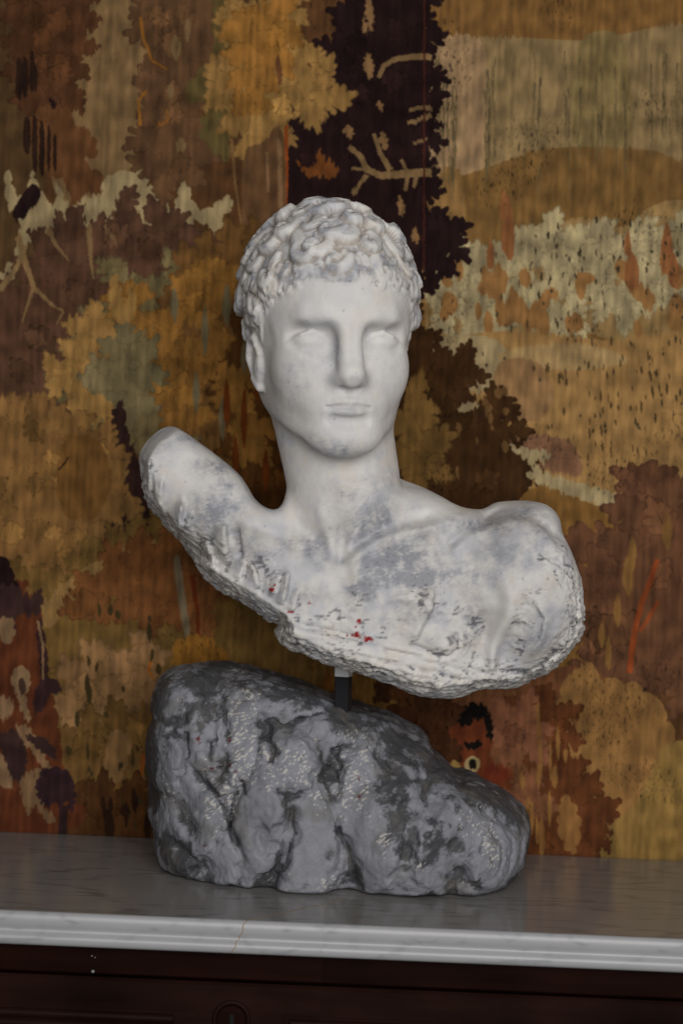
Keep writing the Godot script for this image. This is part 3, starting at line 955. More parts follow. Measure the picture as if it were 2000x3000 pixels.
func paint_rock(slice: int) -> void:
	var out := PackedColorArray()
	for i in range(slice * SLICE, mini(v_pts.size(), (slice + 1) * SLICE)):
		var p := v_pts[i]
		var bowl := v_bowl[i]
		var scale := 1.0 / (1.0 - p.z / EYE)
		var u := 1000.0 + p.x * 3.0 * scale
		var v := 1500.0 - p.y * 3.0 * scale
		var big := n_big.get_noise_3dv(p * 1.6)
		var mid := n_mid.get_noise_3dv(p * 1.2 + Vector3(7, 90, 0))
		var fine := n_fine.get_noise_3dv(p * 1.6)
		# grey paint worn through to a darker coat, with shade of clefts and top painted into it
		var wear_and_shade := bowl * 0.5 + mid * 0.4 + big * 0.35 + fine * 0.22 - 0.30 + rock_shade.at(p.x, p.y) * 0.66
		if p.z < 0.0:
			wear_and_shade += 0.12 * smoothstep(0.0, -30.0, p.z)
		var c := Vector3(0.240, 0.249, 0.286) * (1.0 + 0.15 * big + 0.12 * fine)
		c = c.lerp(Vector3(0.060, 0.061, 0.067), smoothstep(-0.05, 0.20, wear_and_shade) * 0.93)
		c = c.lerp(Vector3(0.13, 0.12, 0.105), clampf(n_big.get_noise_3dv(p * 2.0 + Vector3(50, 0, 0)) * 1.2 - 0.1, 0.0, 0.5))
		# dry-brushed white
		var flake := clampf(rock_flake.at(p.x, p.y), 0.0, 1.0)
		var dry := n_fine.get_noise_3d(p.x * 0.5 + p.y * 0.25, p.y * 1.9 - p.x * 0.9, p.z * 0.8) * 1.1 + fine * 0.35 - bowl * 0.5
		c = c.lerp(Vector3(0.53, 0.51, 0.485), smoothstep(0.12, 0.20, dry * (0.25 + 0.85 * flake) + mid * 0.30 - 0.27 + 0.07 * flake) * 0.95 * (1.0 - 0.7 * smoothstep(0.2, 0.8, rock_shade.at(p.x, p.y))) * smoothstep(-120.0, -60.0, p.z))
		for s in ROCK_REDS:
			var du: float = (u - s[0]) / s[2]
			var dv: float = (v - s[1]) / s[3]
			if du * du + dv * dv < 4.0 and p.z > -90.0:
				c = c.lerp(Vector3(0.12, 0.015, 0.018), smoothstep(1.0, 0.55, sqrt(du * du + dv * dv) + fine * 0.6))
		out.append(Color(c.x, c.y, c.z))
	v_new[slice] = out

# ------------------------------------------------------------------ nodes
func to_world(p: Vector3) -> Vector3:
	# undo the askew camera: the sculpting was done square to the photograph
	return Vector3(p.x * cos(ROLL) - p.y * sin(ROLL), p.x * sin(ROLL) + p.y * cos(ROLL), p.z) * 0.001

func obj(called: String, mesh: Mesh, mat: Material, parent: Node, label := "") -> MeshInstance3D:
	var o := MeshInstance3D.new()
	o.name = called
	o.mesh = mesh
	o.material_override = mat
	if label:
		o.set_meta("label", label)
	parent.add_child(o, true)
	return o

func thing(called: String, label: String, category: String, at := Vector3.ZERO) -> Node3D:
	var o := Node3D.new()
	o.name = called
	o.position = at
	o.set_meta("label", label)
	o.set_meta("category", category)
	add_child(o, true)
	return o

func part_mesh(pts: PackedVector3Array, nor: PackedVector3Array, col: PackedColorArray, tris: PackedInt32Array, kinds: PackedByteArray, want: int, side: int, base: Vector3) -> ArrayMesh:
	var number := PackedInt32Array()
	number.resize(pts.size())
	number.fill(-1)
	var p := PackedVector3Array()
	var n := PackedVector3Array()
	var c := PackedColorArray()
	var t := PackedInt32Array()
	for i in range(0, tris.size(), 3):
		if want >= 0:
			var k := kinds[tris[i]]
			if kinds[tris[i + 1]] == kinds[tris[i + 2]]:
				k = kinds[tris[i + 1]]
			if k != want or (side != 0 and (pts[tris[i]].x > HEAD_AT.x) != (side > 0)):
				continue
		for k in 3:
			var v := tris[i + k]
			if number[v] < 0:
				number[v] = p.size()
				p.append(to_world(pts[v]) - base)
				var m := nor[v]
				n.append(Vector3(m.x * cos(ROLL) - m.y * sin(ROLL), m.x * sin(ROLL) + m.y * cos(ROLL), m.z))
				c.append(col[v])
			t.append(number[v])
	var a := []
	a.resize(Mesh.ARRAY_MAX)
	a[Mesh.ARRAY_VERTEX] = p
	a[Mesh.ARRAY_NORMAL] = n
	a[Mesh.ARRAY_COLOR] = c
	a[Mesh.ARRAY_INDEX] = t
	var mesh := ArrayMesh.new()
	mesh.add_surface_from_arrays(Mesh.PRIMITIVE_TRIANGLES, a)
	return mesh

func noise_texture(size: int, freq: float, octaves: int, normal: float, seed_: int) -> NoiseTexture2D:
	var n := FastNoiseLite.new()
	n.noise_type = FastNoiseLite.TYPE_SIMPLEX_SMOOTH
	n.frequency = freq
	n.fractal_octaves = octaves
	n.seed = seed_
	var t := NoiseTexture2D.new()
	t.width = size
	t.height = size
	t.seamless = true
	t.noise = n
	if normal > 0.0:
		t.as_normal_map = true
		t.bump_strength = normal
	return t

func sculpture() -> void:
	prepare_noise()
	prepare_head()
	prepare_torso()
	prepare_rock()
	grow_hair()
	var base := Vector3(0.0, SHELF_Y * 0.001, -0.05)
	var root := thing("bust_sculpture", "whitewashed plaster bust of a curly haired youth mounted above a grey rock", "sculpture", base)
	# --- bust
	var t0 := Time.get_ticks_msec()
	var s := surface(0, Vector3(-225, -215, -125), Vector3(265, 335, 130), CELL)
	v_pts = s[0]
	var tris: PackedInt32Array = s[1]
	print("bust net ", v_pts.size(), " ", Time.get_ticks_msec() - t0)
	v_nor = normals_of(v_pts, tris)
	on_all_cores(0)
	v_pts = joined()
	v_part_of = PackedByteArray()
	for b in v_part:
		v_part_of.append_array(b)
	v_nor = normals_of(v_pts, tris)
	v_bowl = bowl_of(v_pts, v_nor, tris, 2)
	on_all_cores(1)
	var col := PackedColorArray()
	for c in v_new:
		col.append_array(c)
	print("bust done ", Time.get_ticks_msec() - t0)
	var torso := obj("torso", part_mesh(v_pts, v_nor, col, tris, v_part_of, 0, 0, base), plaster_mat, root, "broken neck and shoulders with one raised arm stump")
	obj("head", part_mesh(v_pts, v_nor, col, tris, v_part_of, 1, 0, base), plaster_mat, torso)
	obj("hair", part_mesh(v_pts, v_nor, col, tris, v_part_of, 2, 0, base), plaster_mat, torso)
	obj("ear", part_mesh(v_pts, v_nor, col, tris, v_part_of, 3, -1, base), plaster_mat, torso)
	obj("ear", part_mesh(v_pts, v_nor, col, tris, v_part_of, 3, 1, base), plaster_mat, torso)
	# --- rock
	s = surface(1, Vector3(-210, -420, -200), Vector3(215, -140, 70), CELL)
	v_pts = s[0]
	tris = s[1]
	print("rock net ", v_pts.size(), " ", Time.get_ticks_msec() - t0)
	v_nor = normals_of(v_pts, tris)
	on_all_cores(2)
	v_pts = joined()
	v_nor = normals_of(v_pts, tris)
	v_bowl = bowl_of(v_pts, v_nor, tris, 3)
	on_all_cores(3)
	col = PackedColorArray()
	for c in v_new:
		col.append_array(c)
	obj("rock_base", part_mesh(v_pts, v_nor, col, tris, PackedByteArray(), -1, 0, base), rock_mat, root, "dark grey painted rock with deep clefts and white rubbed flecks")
	print("rock done ", Time.get_ticks_msec() - t0)
	# --- post
	var black := StandardMaterial3D.new()
	black.albedo_color = Color(0.02, 0.02, 0.023).linear_to_srgb()
	black.roughness = 0.4
	black.metallic_specular = 0.22
	var foot := mm(1003, 2120, -40)
	var top := mm(998, 1900, -40)
	var post := obj("mounting_post", bar(7.0, foot.distance_to(top)), black, root)
	post.position = to_world(Vector3(foot.x, foot.y, -40.0)) - base
	post.rotation = Vector3(0, deg_to_rad(-20.0), ROLL - 0.02)
	var dab := obj("paint_dab", bar(7.35, 30.0), plaster_plain(), post, "smear of white paint at the top of the post")
	dab.position = Vector3(0, 0.0475, 0)

func plaster_plain() -> StandardMaterial3D:
	var m := StandardMaterial3D.new()
	m.albedo_color = Color(0.5, 0.51, 0.54).linear_to_srgb()
	m.roughness = 0.6
	return m

func bar(half: float, height: float) -> ArrayMesh:
	# a square bar with bevelled edges, standing on its origin
	var st := SurfaceTool.new()
	st.begin(Mesh.PRIMITIVE_TRIANGLES)
	st.set_smooth_group(-1)
	var b := 1.0
	var ring := PackedVector2Array([Vector2(half - b, half), Vector2(half, half - b), Vector2(half, b - half), Vector2(half - b, -half), Vector2(b - half, -half), Vector2(-half, b - half), Vector2(-half, half - b), Vector2(b - half, half)])
	for i in 8:
		var p := ring[i]
		var q := ring[(i + 1) % 8]
		var v := [Vector3(p.x, 0, p.y), Vector3(q.x, 0, q.y), Vector3(q.x, height, q.y), Vector3(p.x, height, p.y)]
		for k in [0, 2, 1, 0, 3, 2]:
			st.add_vertex(v[k] * 0.001)
		for h in [0.0, height]:
			var f := [Vector3(0, h, 0), Vector3(p.x, h, p.y), Vector3(q.x, h, q.y)]
			for k in ([0, 1, 2] if h == 0.0 else [0, 2, 1]):
				st.add_vertex(f[k] * 0.001)
	st.generate_normals()
	return st.commit()

# ------------------------------------------------------------------ tapestry
const T_SCALE := 0.75        # texture pixels per unit of the drawing (1568 units across the photograph)
const T_X0 := -340.0
const T_Y0 := -340.0
const T_W := 1688
const T_H := 1810
const T_GAIN := 1.4
var cloth: Image
var cloth_src := PackedByteArray()
var cloth_out: Array = []
var t_rng := RandomNumberGenerator.new()

func tone(r: float, g: float, b: float) -> Color:
	var grey := (r + g + b) / 3.0
	var c := Color(lerpf(r, grey, 0.14) * 1.01 / 255.0, lerpf(g, grey, 0.14) * 0.985 / 255.0, lerpf(b, grey, 0.14) / 255.0).srgb_to_linear() * T_GAIN
	return Color(clampf(c.r, 0, 1), clampf(c.g, 0, 1), clampf(c.b, 0, 1)).linear_to_srgb()

func on_cloth(x: float, y: float) -> Vector2:
	var p := Vector2(x - 784.0, y - 1176.0).rotated(-ROLL) + Vector2(784.0, 1176.0)
	return (p - Vector2(T_X0, T_Y0)) * T_SCALE

func fill(pts: PackedVector2Array, c: Color) -> void:
	var lo := 1e9
	var hi := -1e9
	for p in pts:
		lo = minf(lo, p.y)
		hi = maxf(hi, p.y)
	var n := pts.size()
	for y in range(maxi(0, int(lo)), mini(T_H, int(hi) + 1)):
		var xs: Array[float] = []
		var fy := y + 0.5
		for k in n:
			var a := pts[k]
			var b := pts[(k + 1) % n]
			if (a.y > fy) != (b.y > fy):
				xs.append(a.x + (b.x - a.x) * (fy - a.y) / (b.y - a.y))
		xs.sort()
		for k in range(0, xs.size() - 1, 2):
			var x0 := maxi(0, int(round(xs[k])))
			var x1 := mini(T_W, int(round(xs[k + 1])))
			if x1 > x0:
				cloth.fill_rect(Rect2i(x0, y, x1 - x0, 1), c)

func leaf(flat: Array, c: Color, amp := 0.0, length := 40.0) -> void:
	# a patch of one wool, its edge lobed like oak leaves when amp > 0
	var p := PackedVector2Array()
	for i in range(0, flat.size(), 2):
		p.append(on_cloth(flat[i], flat[i + 1]))
	var n := p.size()
	var path := PackedVector2Array()
	for i in n:
		var m := maxi(2, int(p[i].distance_to(p[(i + 1) % n]) / 3.0))
		for s in m:
			path.append(p[i].cubic_interpolate(p[(i + 1) % n], p[(i - 1 + n) % n], p[(i + 2) % n], s / float(m)))
	var area := 0.0
	for i in path.size():
		area += path[i].cross(path[(i + 1) % path.size()])
	var sgn := 1.0 if area > 0.0 else -1.0
	if amp > 0.0 and amp < 7.5:
		var out := PackedVector2Array()
		var far := 0.0
		var this := length * T_SCALE
		var big := 1.0
		for i in path.size():
			var q := path[(i + 1) % path.size()]
			var t := (path[(i + 3) % path.size()] - path[(i - 3 + path.size()) % path.size()]).normalized()
			far += path[i].distance_to(q)
			if far > this:
				far = 0.0
				this = length * T_SCALE * t_rng.randf_range(0.6, 1.5)
				big = t_rng.randf_range(0.5, 1.3)
			var lobe := pow(sin(PI * clampf(far / this, 0, 1)), 0.5) * 1.25 - 0.7
			out.append(path[i] + Vector2(t.y, -t.x) * sgn * lobe * amp * 1.35 * big * T_SCALE)
		path = out
	elif amp >= 7.5:
		fill(path, c)
		foliage(path, c, (36.0 + amp * 4.6) * T_SCALE, sgn)
		return
	fill(path, c)

func finger(a: Vector2, b: Vector2, ra: float, rb: float, c: Color) -> void:
	var pts := PackedVector2Array()
	var turn := (b - a).angle()
	for i in 7:
		pts.append(b + Vector2.from_angle(turn - PI * 0.5 + PI * i / 6.0) * rb)
	for i in 7:
		pts.append(a + Vector2.from_angle(turn + PI * 0.5 + PI * i / 6.0) * ra)
	fill(pts, c)

func oak(at: Vector2, dir: Vector2, length: float, c: Color, rim := 0.0) -> void:
	if rim > 0.0:
		# a line of darker wool sets the leaf off from its neighbours
		var keep := t_rng.state
		oak(at - dir * length * 0.03, dir, length * 1.09, Color(c.r * rim, c.g * rim, c.b * rim * 1.02))
		t_rng.state = keep
	# one oak leaf, in texture pixels: rounded lobes on both sides of a midrib
	var tip := at + dir * length
	finger(at, at + dir * length * 0.86, length * 0.07, length * 0.12, c)
	for k in 3:
		var t: float = [0.22, 0.46, 0.70][k]
		var reach: float = [0.34, 0.36, 0.25][k]
		for side in [-1.0, 1.0]:
			var out := dir.rotated(side * t_rng.randf_range(0.75, 1.1))
			var from := at + dir * length * (t - 0.06)
			finger(from, from + out * length * reach * t_rng.randf_range(0.8, 1.15), length * 0.10, length * t_rng.randf_range(0.075, 0.105), c)
	finger(at + dir * length * 0.8, tip, length * 0.10, length * 0.085, c)

func foliage(path: PackedVector2Array, c: Color, size: float, sgn: float) -> void:
	# leaves hanging out over the edge of a patch, and others drawn inside it in neighbouring wools
	var far := 0.0
	var next := size * 0.4
	for i in path.size():
		var q := path[(i + 1) % path.size()]
		far += path[i].distance_to(q)
		if far < next:
			continue
		far = 0.0
		next = size * t_rng.randf_range(0.62, 0.95)
		var t := (path[(i + 4) % path.size()] - path[(i - 4 + path.size()) % path.size()]).normalized()
		var out := Vector2(t.y, -t.x) * sgn
		out = out.rotated(t_rng.randf_range(-0.6, 0.6))
		var l := size * t_rng.randf_range(0.8, 1.2)
		var v := t_rng.randf_range(0.93, 1.08)
		oak(path[i] - out * l * 0.55, out, l, Color(clampf(c.r * v, 0, 1), clampf(c.g * v, 0, 1), clampf(c.b * v, 0, 1)), 0.82)
	var lo := path[0]
	var hi := path[0]
	for p in path:
		lo = lo.min(p)
		hi = hi.max(p)
	var count := int((hi.x - lo.x) * (hi.y - lo.y) / (size * size) * 0.9)
	for k in mini(count, 60):
		var p := Vector2(t_rng.randf_range(lo.x, hi.x), t_rng.randf_range(lo.y, hi.y))
		if not Geometry2D.is_point_in_polygon(p, path):
			continue
		var dir := Vector2.UP.rotated(t_rng.randf_range(-1.2, 1.2))
		var v := t_rng.randf_range(0.84, 1.24)
		var tip := p + dir * size * 0.9
		if not Geometry2D.is_point_in_polygon(tip, path) or not Geometry2D.is_point_in_polygon(p - dir * size * 0.2, path):
			continue
		var l := size * t_rng.randf_range(0.6, 0.95)
		oak(p, dir, l, Color(clampf(c.r * v, 0, 1), clampf(c.g * v, 0, 1), clampf(c.b * v * 0.97, 0, 1)), 0.72)
		if k % 2 == 0:
			var w := Vector2(-dir.y, dir.x) * 1.3
			fill(PackedVector2Array([p + w, p + dir * l * 0.8, p - w]), Color(c.r * 0.66, c.g * 0.66, c.b * 0.68))

func thread(flat: Array, wide: float, c: Color, thin := -1.0) -> void:
	var n := flat.size() / 2
	var side := PackedVector2Array()
	var other := PackedVector2Array()
	for i in n:
		var a := on_cloth(flat[i * 2], flat[i * 2 + 1])
		var j := mini(i + 1, n - 1)
		var k := maxi(i - 1, 0)
		var d := (on_cloth(flat[j * 2], flat[j * 2 + 1]) - on_cloth(flat[k * 2], flat[k * 2 + 1])).normalized()
		var w := lerpf(wide, wide if thin < 0.0 else thin, float(i) / maxf(n - 1, 1)) * T_SCALE * 0.5
		side.append(a + Vector2(d.y, -d.x) * w)
		other.append(a - Vector2(d.y, -d.x) * w)
	other.reverse()
	side.append_array(other)
	fill(side, c)

func spots(x0: float, y0: float, x1: float, y1: float, count: int, w: float, h: float, c: Color) -> void:
	for i in count:
		var x := t_rng.randf_range(x0, x1)
		var y := t_rng.randf_range(y0, y1)
		var a := w * t_rng.randf_range(0.5, 1.5)
		var b := h * t_rng.randf_range(0.5, 1.6)
		leaf([x - a, y, x - a * 0.4, y - b, x + a * 0.7, y - b * 0.6, x + a, y + b * 0.3, x, y + b], c)

func weave(slice: int) -> void:
	var rows := 60
	var out := PackedByteArray()
	var streak := FastNoiseLite.new()
	streak.noise_type = FastNoiseLite.TYPE_SIMPLEX
	streak.frequency = 1.0
	streak.fractal_type = FastNoiseLite.FRACTAL_NONE
	streak.seed = 3
	for y in range(slice * rows, mini(T_H, (slice + 1) * rows)):
		for x in T_W:
			var loose := smoothstep(-0.1, 0.5, streak.get_noise_2d(x * 0.006 + 50.0, y * 0.006))
			var j := streak.get_noise_2d(x * 0.13, y * 0.008) * (0.8 + 3.4 * loose) + streak.get_noise_2d(x * 0.5 + 400.0, y * 0.02) * (0.4 + 1.4 * loose)
			var i := streak.get_noise_2d(x * 0.03, y * 0.22 + 90.0) * 1.0
			var sx := clampi(int(x + i), 0, T_W - 1)
			var sy := clampi(int(y + j), 0, T_H - 1)
			var at := (sy * T_W + sx) * 3
			var long := streak.get_noise_2d(x * 0.07 + 900.0, y * 0.004)
			var m := 1.0 + 0.08 * long + 0.04 * streak.get_noise_2d(x * 0.4, y * 0.03 + 700.0) + 0.012 * streak.get_noise_2d(x * 0.012, y * 0.25) + 0.10 * streak.get_noise_2d(x * 0.02 + 300.0, y * 0.02) + 0.05 * streak.get_noise_2d(x * 0.06 + 1300.0, y * 0.025)
			m *= 1.0 + (0.09 if y % 4 < 2 else -0.09)
			# dark warp showing through worn wool
			var bare := streak.get_noise_2d(x * 0.15 + 60.0, y * 0.05 + 30.0)
			var where := 0.5 + 0.5 * streak.get_noise_2d(x * 0.004 + 11.0, y * 0.004)
			if x > T_W * 0.58:
				where += 0.16
			if bare * where > 0.88:
				m *= 0.55
			elif bare * where > 0.76:
				m *= 0.8
			out.append(clampi(int(cloth_src[at] * m), 0, 255))
			out.append(clampi(int(cloth_src[at + 1] * m), 0, 255))
			out.append(clampi(int(cloth_src[at + 2] * m * (1.06 if m < 0.8 else 1.0)), 0, 255))
	cloth_out[slice] = out

func draw_cloth() -> Image:
	cloth = Image.create_empty(T_W, T_H, false, Image.FORMAT_RGB8)
	t_rng.seed = 8
	var plum := tone(78, 53, 37)
	var rust := tone(90, 57, 31)
	var umber := tone(80, 52, 28)
	var tan_ := tone(110, 86, 53)
	var pale := tone(134, 119, 80)
	var gold := tone(130, 98, 48)
	var amber := tone(134, 92, 36)
	var ochre := tone(112, 80, 38)
	var olive := tone(82, 70, 36)
	var moss := tone(100, 90, 58)
	var night := tone(33, 20, 20)
	var bark := tone(56, 36, 17)
	var brick := tone(104, 56, 26)
	var black := tone(20, 18, 16)
	cloth.fill(umber)
	# --- right: sky, hills, a far village, open ground
	leaf([900, -340, 1920, -340, 1920, 60, 1200, 92, 960, 118], ochre)
	leaf([960, 118, 1130, 84, 1350, 90, 1568, 52, 1920, 40, 1920, 420, 900, 430], tone(122, 102, 64))
	leaf([990, 120, 1110, 110, 1100, 420, 980, 430], tone(138, 112, 76))
	leaf([1330, 100, 1430, 95, 1440, 330, 1320, 330], tone(112, 96, 56))
	leaf([960, 430, 1000, 420, 1100, 390, 1180, 362, 1230, 345, 1350, 336, 1500, 345, 1590, 370, 1920, 380, 1920, 760, 940, 760], tone(108, 80, 40))
	leaf([1000, 420, 1060, 410, 1060, 700, 960, 700], tone(124, 94, 50))
	leaf([1000, 640, 1060, 610, 1100, 560, 1160, 590, 1250, 530, 1330, 500, 1430, 520, 1500, 470, 1600, 460, 1920, 500, 1920, 800, 1500, 800, 1300, 760, 1000, 800], tone(130, 104, 60))
	for s in [[1040, 600, 40, 46], [1090, 640, 30, 50], [1020, 700, 26, 50], [1130, 690, 34, 40], [1180, 600, 34, 34], [1250, 560, 44, 50], [1300, 620, 34, 50], [1360, 560, 40, 40], [1380, 660, 30, 50], [1440, 700, 40, 40], [1460, 580, 34, 60], [1520, 650, 30, 44], [1210, 690, 30, 36], [1300, 730, 40, 30], [1110, 740, 46, 26], [1550, 560, 30, 50]]:
		leaf([s[0] - s[2], s[1] + 8, s[0] - s[2] * 0.5, s[1] - s[3] * 0.8, s[0] + s[2] * 0.4, s[1] - s[3], s[0] + s[2], s[1] - 6, s[0] + s[2] * 0.6, s[1] + s[3] * 0.8, s[0] - s[2] * 0.3, s[1] + s[3]], tone(144, 132, 92), 8, 26)
	spots(1010, 600, 1568, 770, 40, 14, 24, tone(128, 92, 48))
	leaf([930, 790, 1050, 770, 1200, 760, 1400, 780, 1568, 760, 1920, 800, 1920, 1250, 940, 1250], tone(138, 106, 58))
	leaf([980, 780, 1100, 770, 1160, 800, 1170, 860, 1100, 900, 1000, 850], pale)
	leaf([1180, 800, 1340, 790, 1440, 830, 1300, 850, 1150, 830], tone(140, 116, 72))
	leaf([1150, 830, 1230, 830, 1270, 900, 1240, 960, 1160, 960, 1130, 900], tone(126, 96, 58))
	leaf([1160, 1000, 1300, 1010, 1330, 1090, 1200, 1060], tone(116, 82, 56))
	for s in [[1165, 520, 14, 70], [1155, 470, 8, 40], [1450, 620, 16, 44], [1530, 570, 14, 60], [1440, 560, 8, 30], [1545, 620, 12, 40], [1125, 580, 8, 40]]:
		leaf([s[0], s[1] - s[3], s[0] + s[2], s[1], s[0] + s[2] * 0.7, s[1] + s[3], s[0] - s[2] * 0.8, s[1] + s[3] * 0.8, s[0] - s[2], s[1]], tone(124, 78, 42))
	spots(1200, 500, 1568, 700, 46, 2.5, 7, tone(52, 48, 34))
	spots(1100, 560, 1568, 1000, 70, 2.2, 7, tone(62, 54, 36))
	spots(1250, 780, 1568, 1060, 70, 2.2, 9, tone(70, 54, 30))
	for k in 26:
		var x := t_rng.randf_range(1000.0, 1600.0)
		var y0 := t_rng.randf_range(110.0, 200.0)
		for q in 8:
			var y := y0 + q * t_rng.randf_range(16.0, 34.0)
			if y < 470.0:
				thread([x + t_rng.randf_range(-4, 4), y, x + t_rng.randf_range(-4, 4), y + t_rng.randf_range(24, 90)], t_rng.randf_range(2.0, 5.0), tone(98, 84, 52) if q % 3 else tone(80, 70, 46), 1.0)
	# dark bush behind the neck, and the pale slope beside it
	leaf([900, 740, 965, 742, 990, 790, 1000, 822, 1040, 815, 1084, 818, 1088, 862, 1060, 900, 1030, 935, 1080, 925, 1130, 915, 1176, 925, 1150, 962, 1180, 990, 1165, 1015, 1200, 1050, 1226, 1085, 1212, 1120, 1232, 1150, 1180, 1200, 900, 1200], bark, 8, 38)
	leaf([930, 900, 975, 905, 990, 940, 970, 960, 1000, 1000, 1020, 1050, 1000, 1080, 960, 1120, 925, 1100], tone(100, 74, 34), 12, 32)
	spots(1010, 860, 1180, 1100, 12, 7, 14, tone(92, 66, 34))
	leaf([1050, 935, 1075, 922, 1100, 930, 1060, 945], pale)
	leaf([1168, 1022, 1210, 1030, 1260, 1040, 1250, 1062, 1225, 1060, 1245, 1083, 1335, 1111, 1400, 1130, 1452, 1158, 1460, 1194, 1357, 1154, 1290, 1132, 1236, 1112, 1210, 1088, 1222, 1072, 1190, 1042], tone(140, 126, 86), 5, 22)
	leaf([1232, 1116, 1290, 1134, 1357, 1156, 1460, 1196, 1500, 1300, 1420, 1480, 1330, 1560, 1200, 1560, 1180, 1200], tone(112, 80, 36))
	# red-brown leaves at the right
	leaf([1336, 1440, 1352, 1330, 1340, 1262, 1365, 1222, 1392, 1250, 1410, 1300, 1428, 1240, 1446, 1160, 1470, 1090, 1490, 1060, 1506, 1078, 1512, 1120, 1530, 1090, 1545, 1120, 1568, 1150, 1700, 1100, 1920, 1300, 1920, 1620, 1560, 1600, 1500, 1560, 1440, 1540, 1400, 1560, 1350, 1520], tone(90, 59, 38), 15, 44)
	for s in [[1440, 1320, 12, 50], [1416, 1400, 9, 40], [1380, 1460, 9, 30], [1450, 1270, 10, 40], [1530, 1220, 12, 44], [1395, 1500, 8, 40]]:
		leaf([s[0], s[1] - s[3], s[0] + s[2], s[1] - 4, s[0] + 3, s[1] + s[3], s[0] - s[2], s[1] + 6], ochre)
	thread([1508, 1285, 1490, 1340, 1470, 1390, 1458, 1440, 1450, 1490, 1444, 1545], 12, tone(126, 58, 24), 14)
	thread([1510, 1380, 1488, 1420, 1468, 1450], 9, tone(118, 56, 24))
	# right foot: rounded hills
	leaf([1180, 1560, 1330, 1530, 1460, 1620, 1480, 1800, 1300, 2050, 900, 2050, 900, 1580], tone(98, 62, 36))
	leaf([1340, 1520, 1380, 1555, 1450, 1570, 1500, 1600, 1540, 1660, 1580, 1740, 1920, 1760, 1920, 2050, 1280, 2050, 1330, 1960, 1370, 1880, 1330, 1820, 1290, 1740, 1270, 1660, 1290, 1580], tone(124, 90, 46), 7, 60)
	leaf([1560, 1700, 1490, 1780, 1460, 1840, 1400, 1900, 1370, 1960, 1350, 2050, 1920, 2050, 1920, 1700], tone(122, 96, 46))
	leaf([1160, 1650, 1240, 1600, 1290, 1640, 1310, 1740, 1360, 1830, 1385, 1890, 1350, 1960, 1300, 1990, 1180, 1960, 1200, 1800, 1190, 1700], tone(86, 48, 24), 9, 50)
	leaf([1120, 1650, 1210, 1620, 1240, 1660, 1230, 1720, 1180, 1730, 1130, 1700], tone(112, 70, 46), 8, 44)
	leaf([1110, 1780, 1180, 1740, 1230, 1800, 1240, 1860, 1170, 1860, 1120, 1830], tone(108, 68, 42), 8, 40)
	leaf([1290, 1830, 1320, 1850, 1330, 1920, 1310, 1960, 1280, 1900], tone(120, 84, 42), 6, 30)
	spots(1180, 1650, 1360, 1950, 14, 5, 34, tone(120, 84, 40))
	# red bird
	leaf([1010, 1690, 1040, 1650, 1110, 1640, 1128, 1700, 1125, 1740, 1170, 1770, 1165, 1810, 1110, 1810, 1060, 1830, 1000, 1780], tone(96, 46, 24), 6, 30)
	leaf([1035, 1655, 1032, 1635, 1060, 1632, 1070, 1618, 1100, 1616, 1120, 1632, 1130, 1660, 1128, 1700, 1118, 1690, 1112, 1662, 1090, 1650, 1072, 1668, 1050, 1662], black, 5, 16)
	leaf([1066, 1702, 1080, 1706, 1098, 1698, 1104, 1712, 1084, 1722, 1068, 1716], black, 3, 10)
	leaf([1030, 1760, 1045, 1745, 1060, 1770, 1055, 1810, 1030, 1810], tone(130, 104, 54))
	leaf([1066, 1750, 1080, 1736, 1098, 1742, 1100, 1762, 1086, 1774, 1068, 1768], tone(138, 122, 78))
	leaf([1076, 1746, 1090, 1744, 1092, 1764, 1078, 1764], black)
	leaf([1050, 1772, 1075, 1780, 1070, 1830, 1050, 1830], tone(142, 84, 26))
	leaf([1110, 1760, 1150, 1760, 1168, 1780, 1140, 1800, 1115, 1790], tone(98, 40, 22), 4, 20)
	# between rock and bust
	leaf([600, 1480, 930, 1540, 920, 1620, 940, 1680, 850, 1690, 600, 1620], tone(108, 78, 32), 10, 50)
	leaf([900, 1560, 1010, 1590, 1030, 1660, 1010, 1760, 960, 1720, 930, 1650], tone(64, 38, 20), 10, 40)
	leaf([440, 1480, 600, 1520, 760, 1580, 760, 1640, 560, 1560, 430, 1540], tone(106, 62, 24), 8, 40)
	# --- left: tan ground, brown and plum oak leaves
	leaf([-340, -340, 60, -340, 60, 700, -340, 700], tone(74, 54, 30))
	leaf([120, -340, 360, -340, 350, 60, 362, 140, 335, 200, 352, 262, 318, 292, 336, 350, 330, 410, 300, 440, 180, 470, 120, 420, 130, 200], tan_)
	leaf([30, 30, 60, -20, 130, -60, 205, -80, 204, 30, 192, 110, 172, 190, 152, 232, 118, 238, 86, 246, 56, 200, 40, 130], tone(74, 46, 26), 8, 50)
	leaf([80, 262, 110, 242, 150, 246, 170, 282, 205, 300, 224, 340, 214, 362, 186, 366, 226, 396, 234, 436, 196, 448, 182, 470, 166, 462, 150, 420, 122, 400, 92, 372, 62, 300], rust, 7, 40)
	for s in [[44, 180, 7, 46], [58, 176, 7, 44], [74, 164, 6, 44], [82, 180, 4, 30], [62, 310, 8, 40], [80, 330, 6, 60], [96, 340, 6, 60], [112, 340, 4, 50], [126, 350, 4, 40]]:
		leaf([s[0] - s[2] * 0.6, s[1] - s[3], s[0] + s[2], s[1] - s[3] * 0.7, s[0] + s[2] * 0.7, s[1] + s[3], s[0] - s[2], s[1] + s[3] * 0.7], tone(40, 26, 18))
	leaf([112, 232, 126, 228, 132, 240, 120, 248], night)
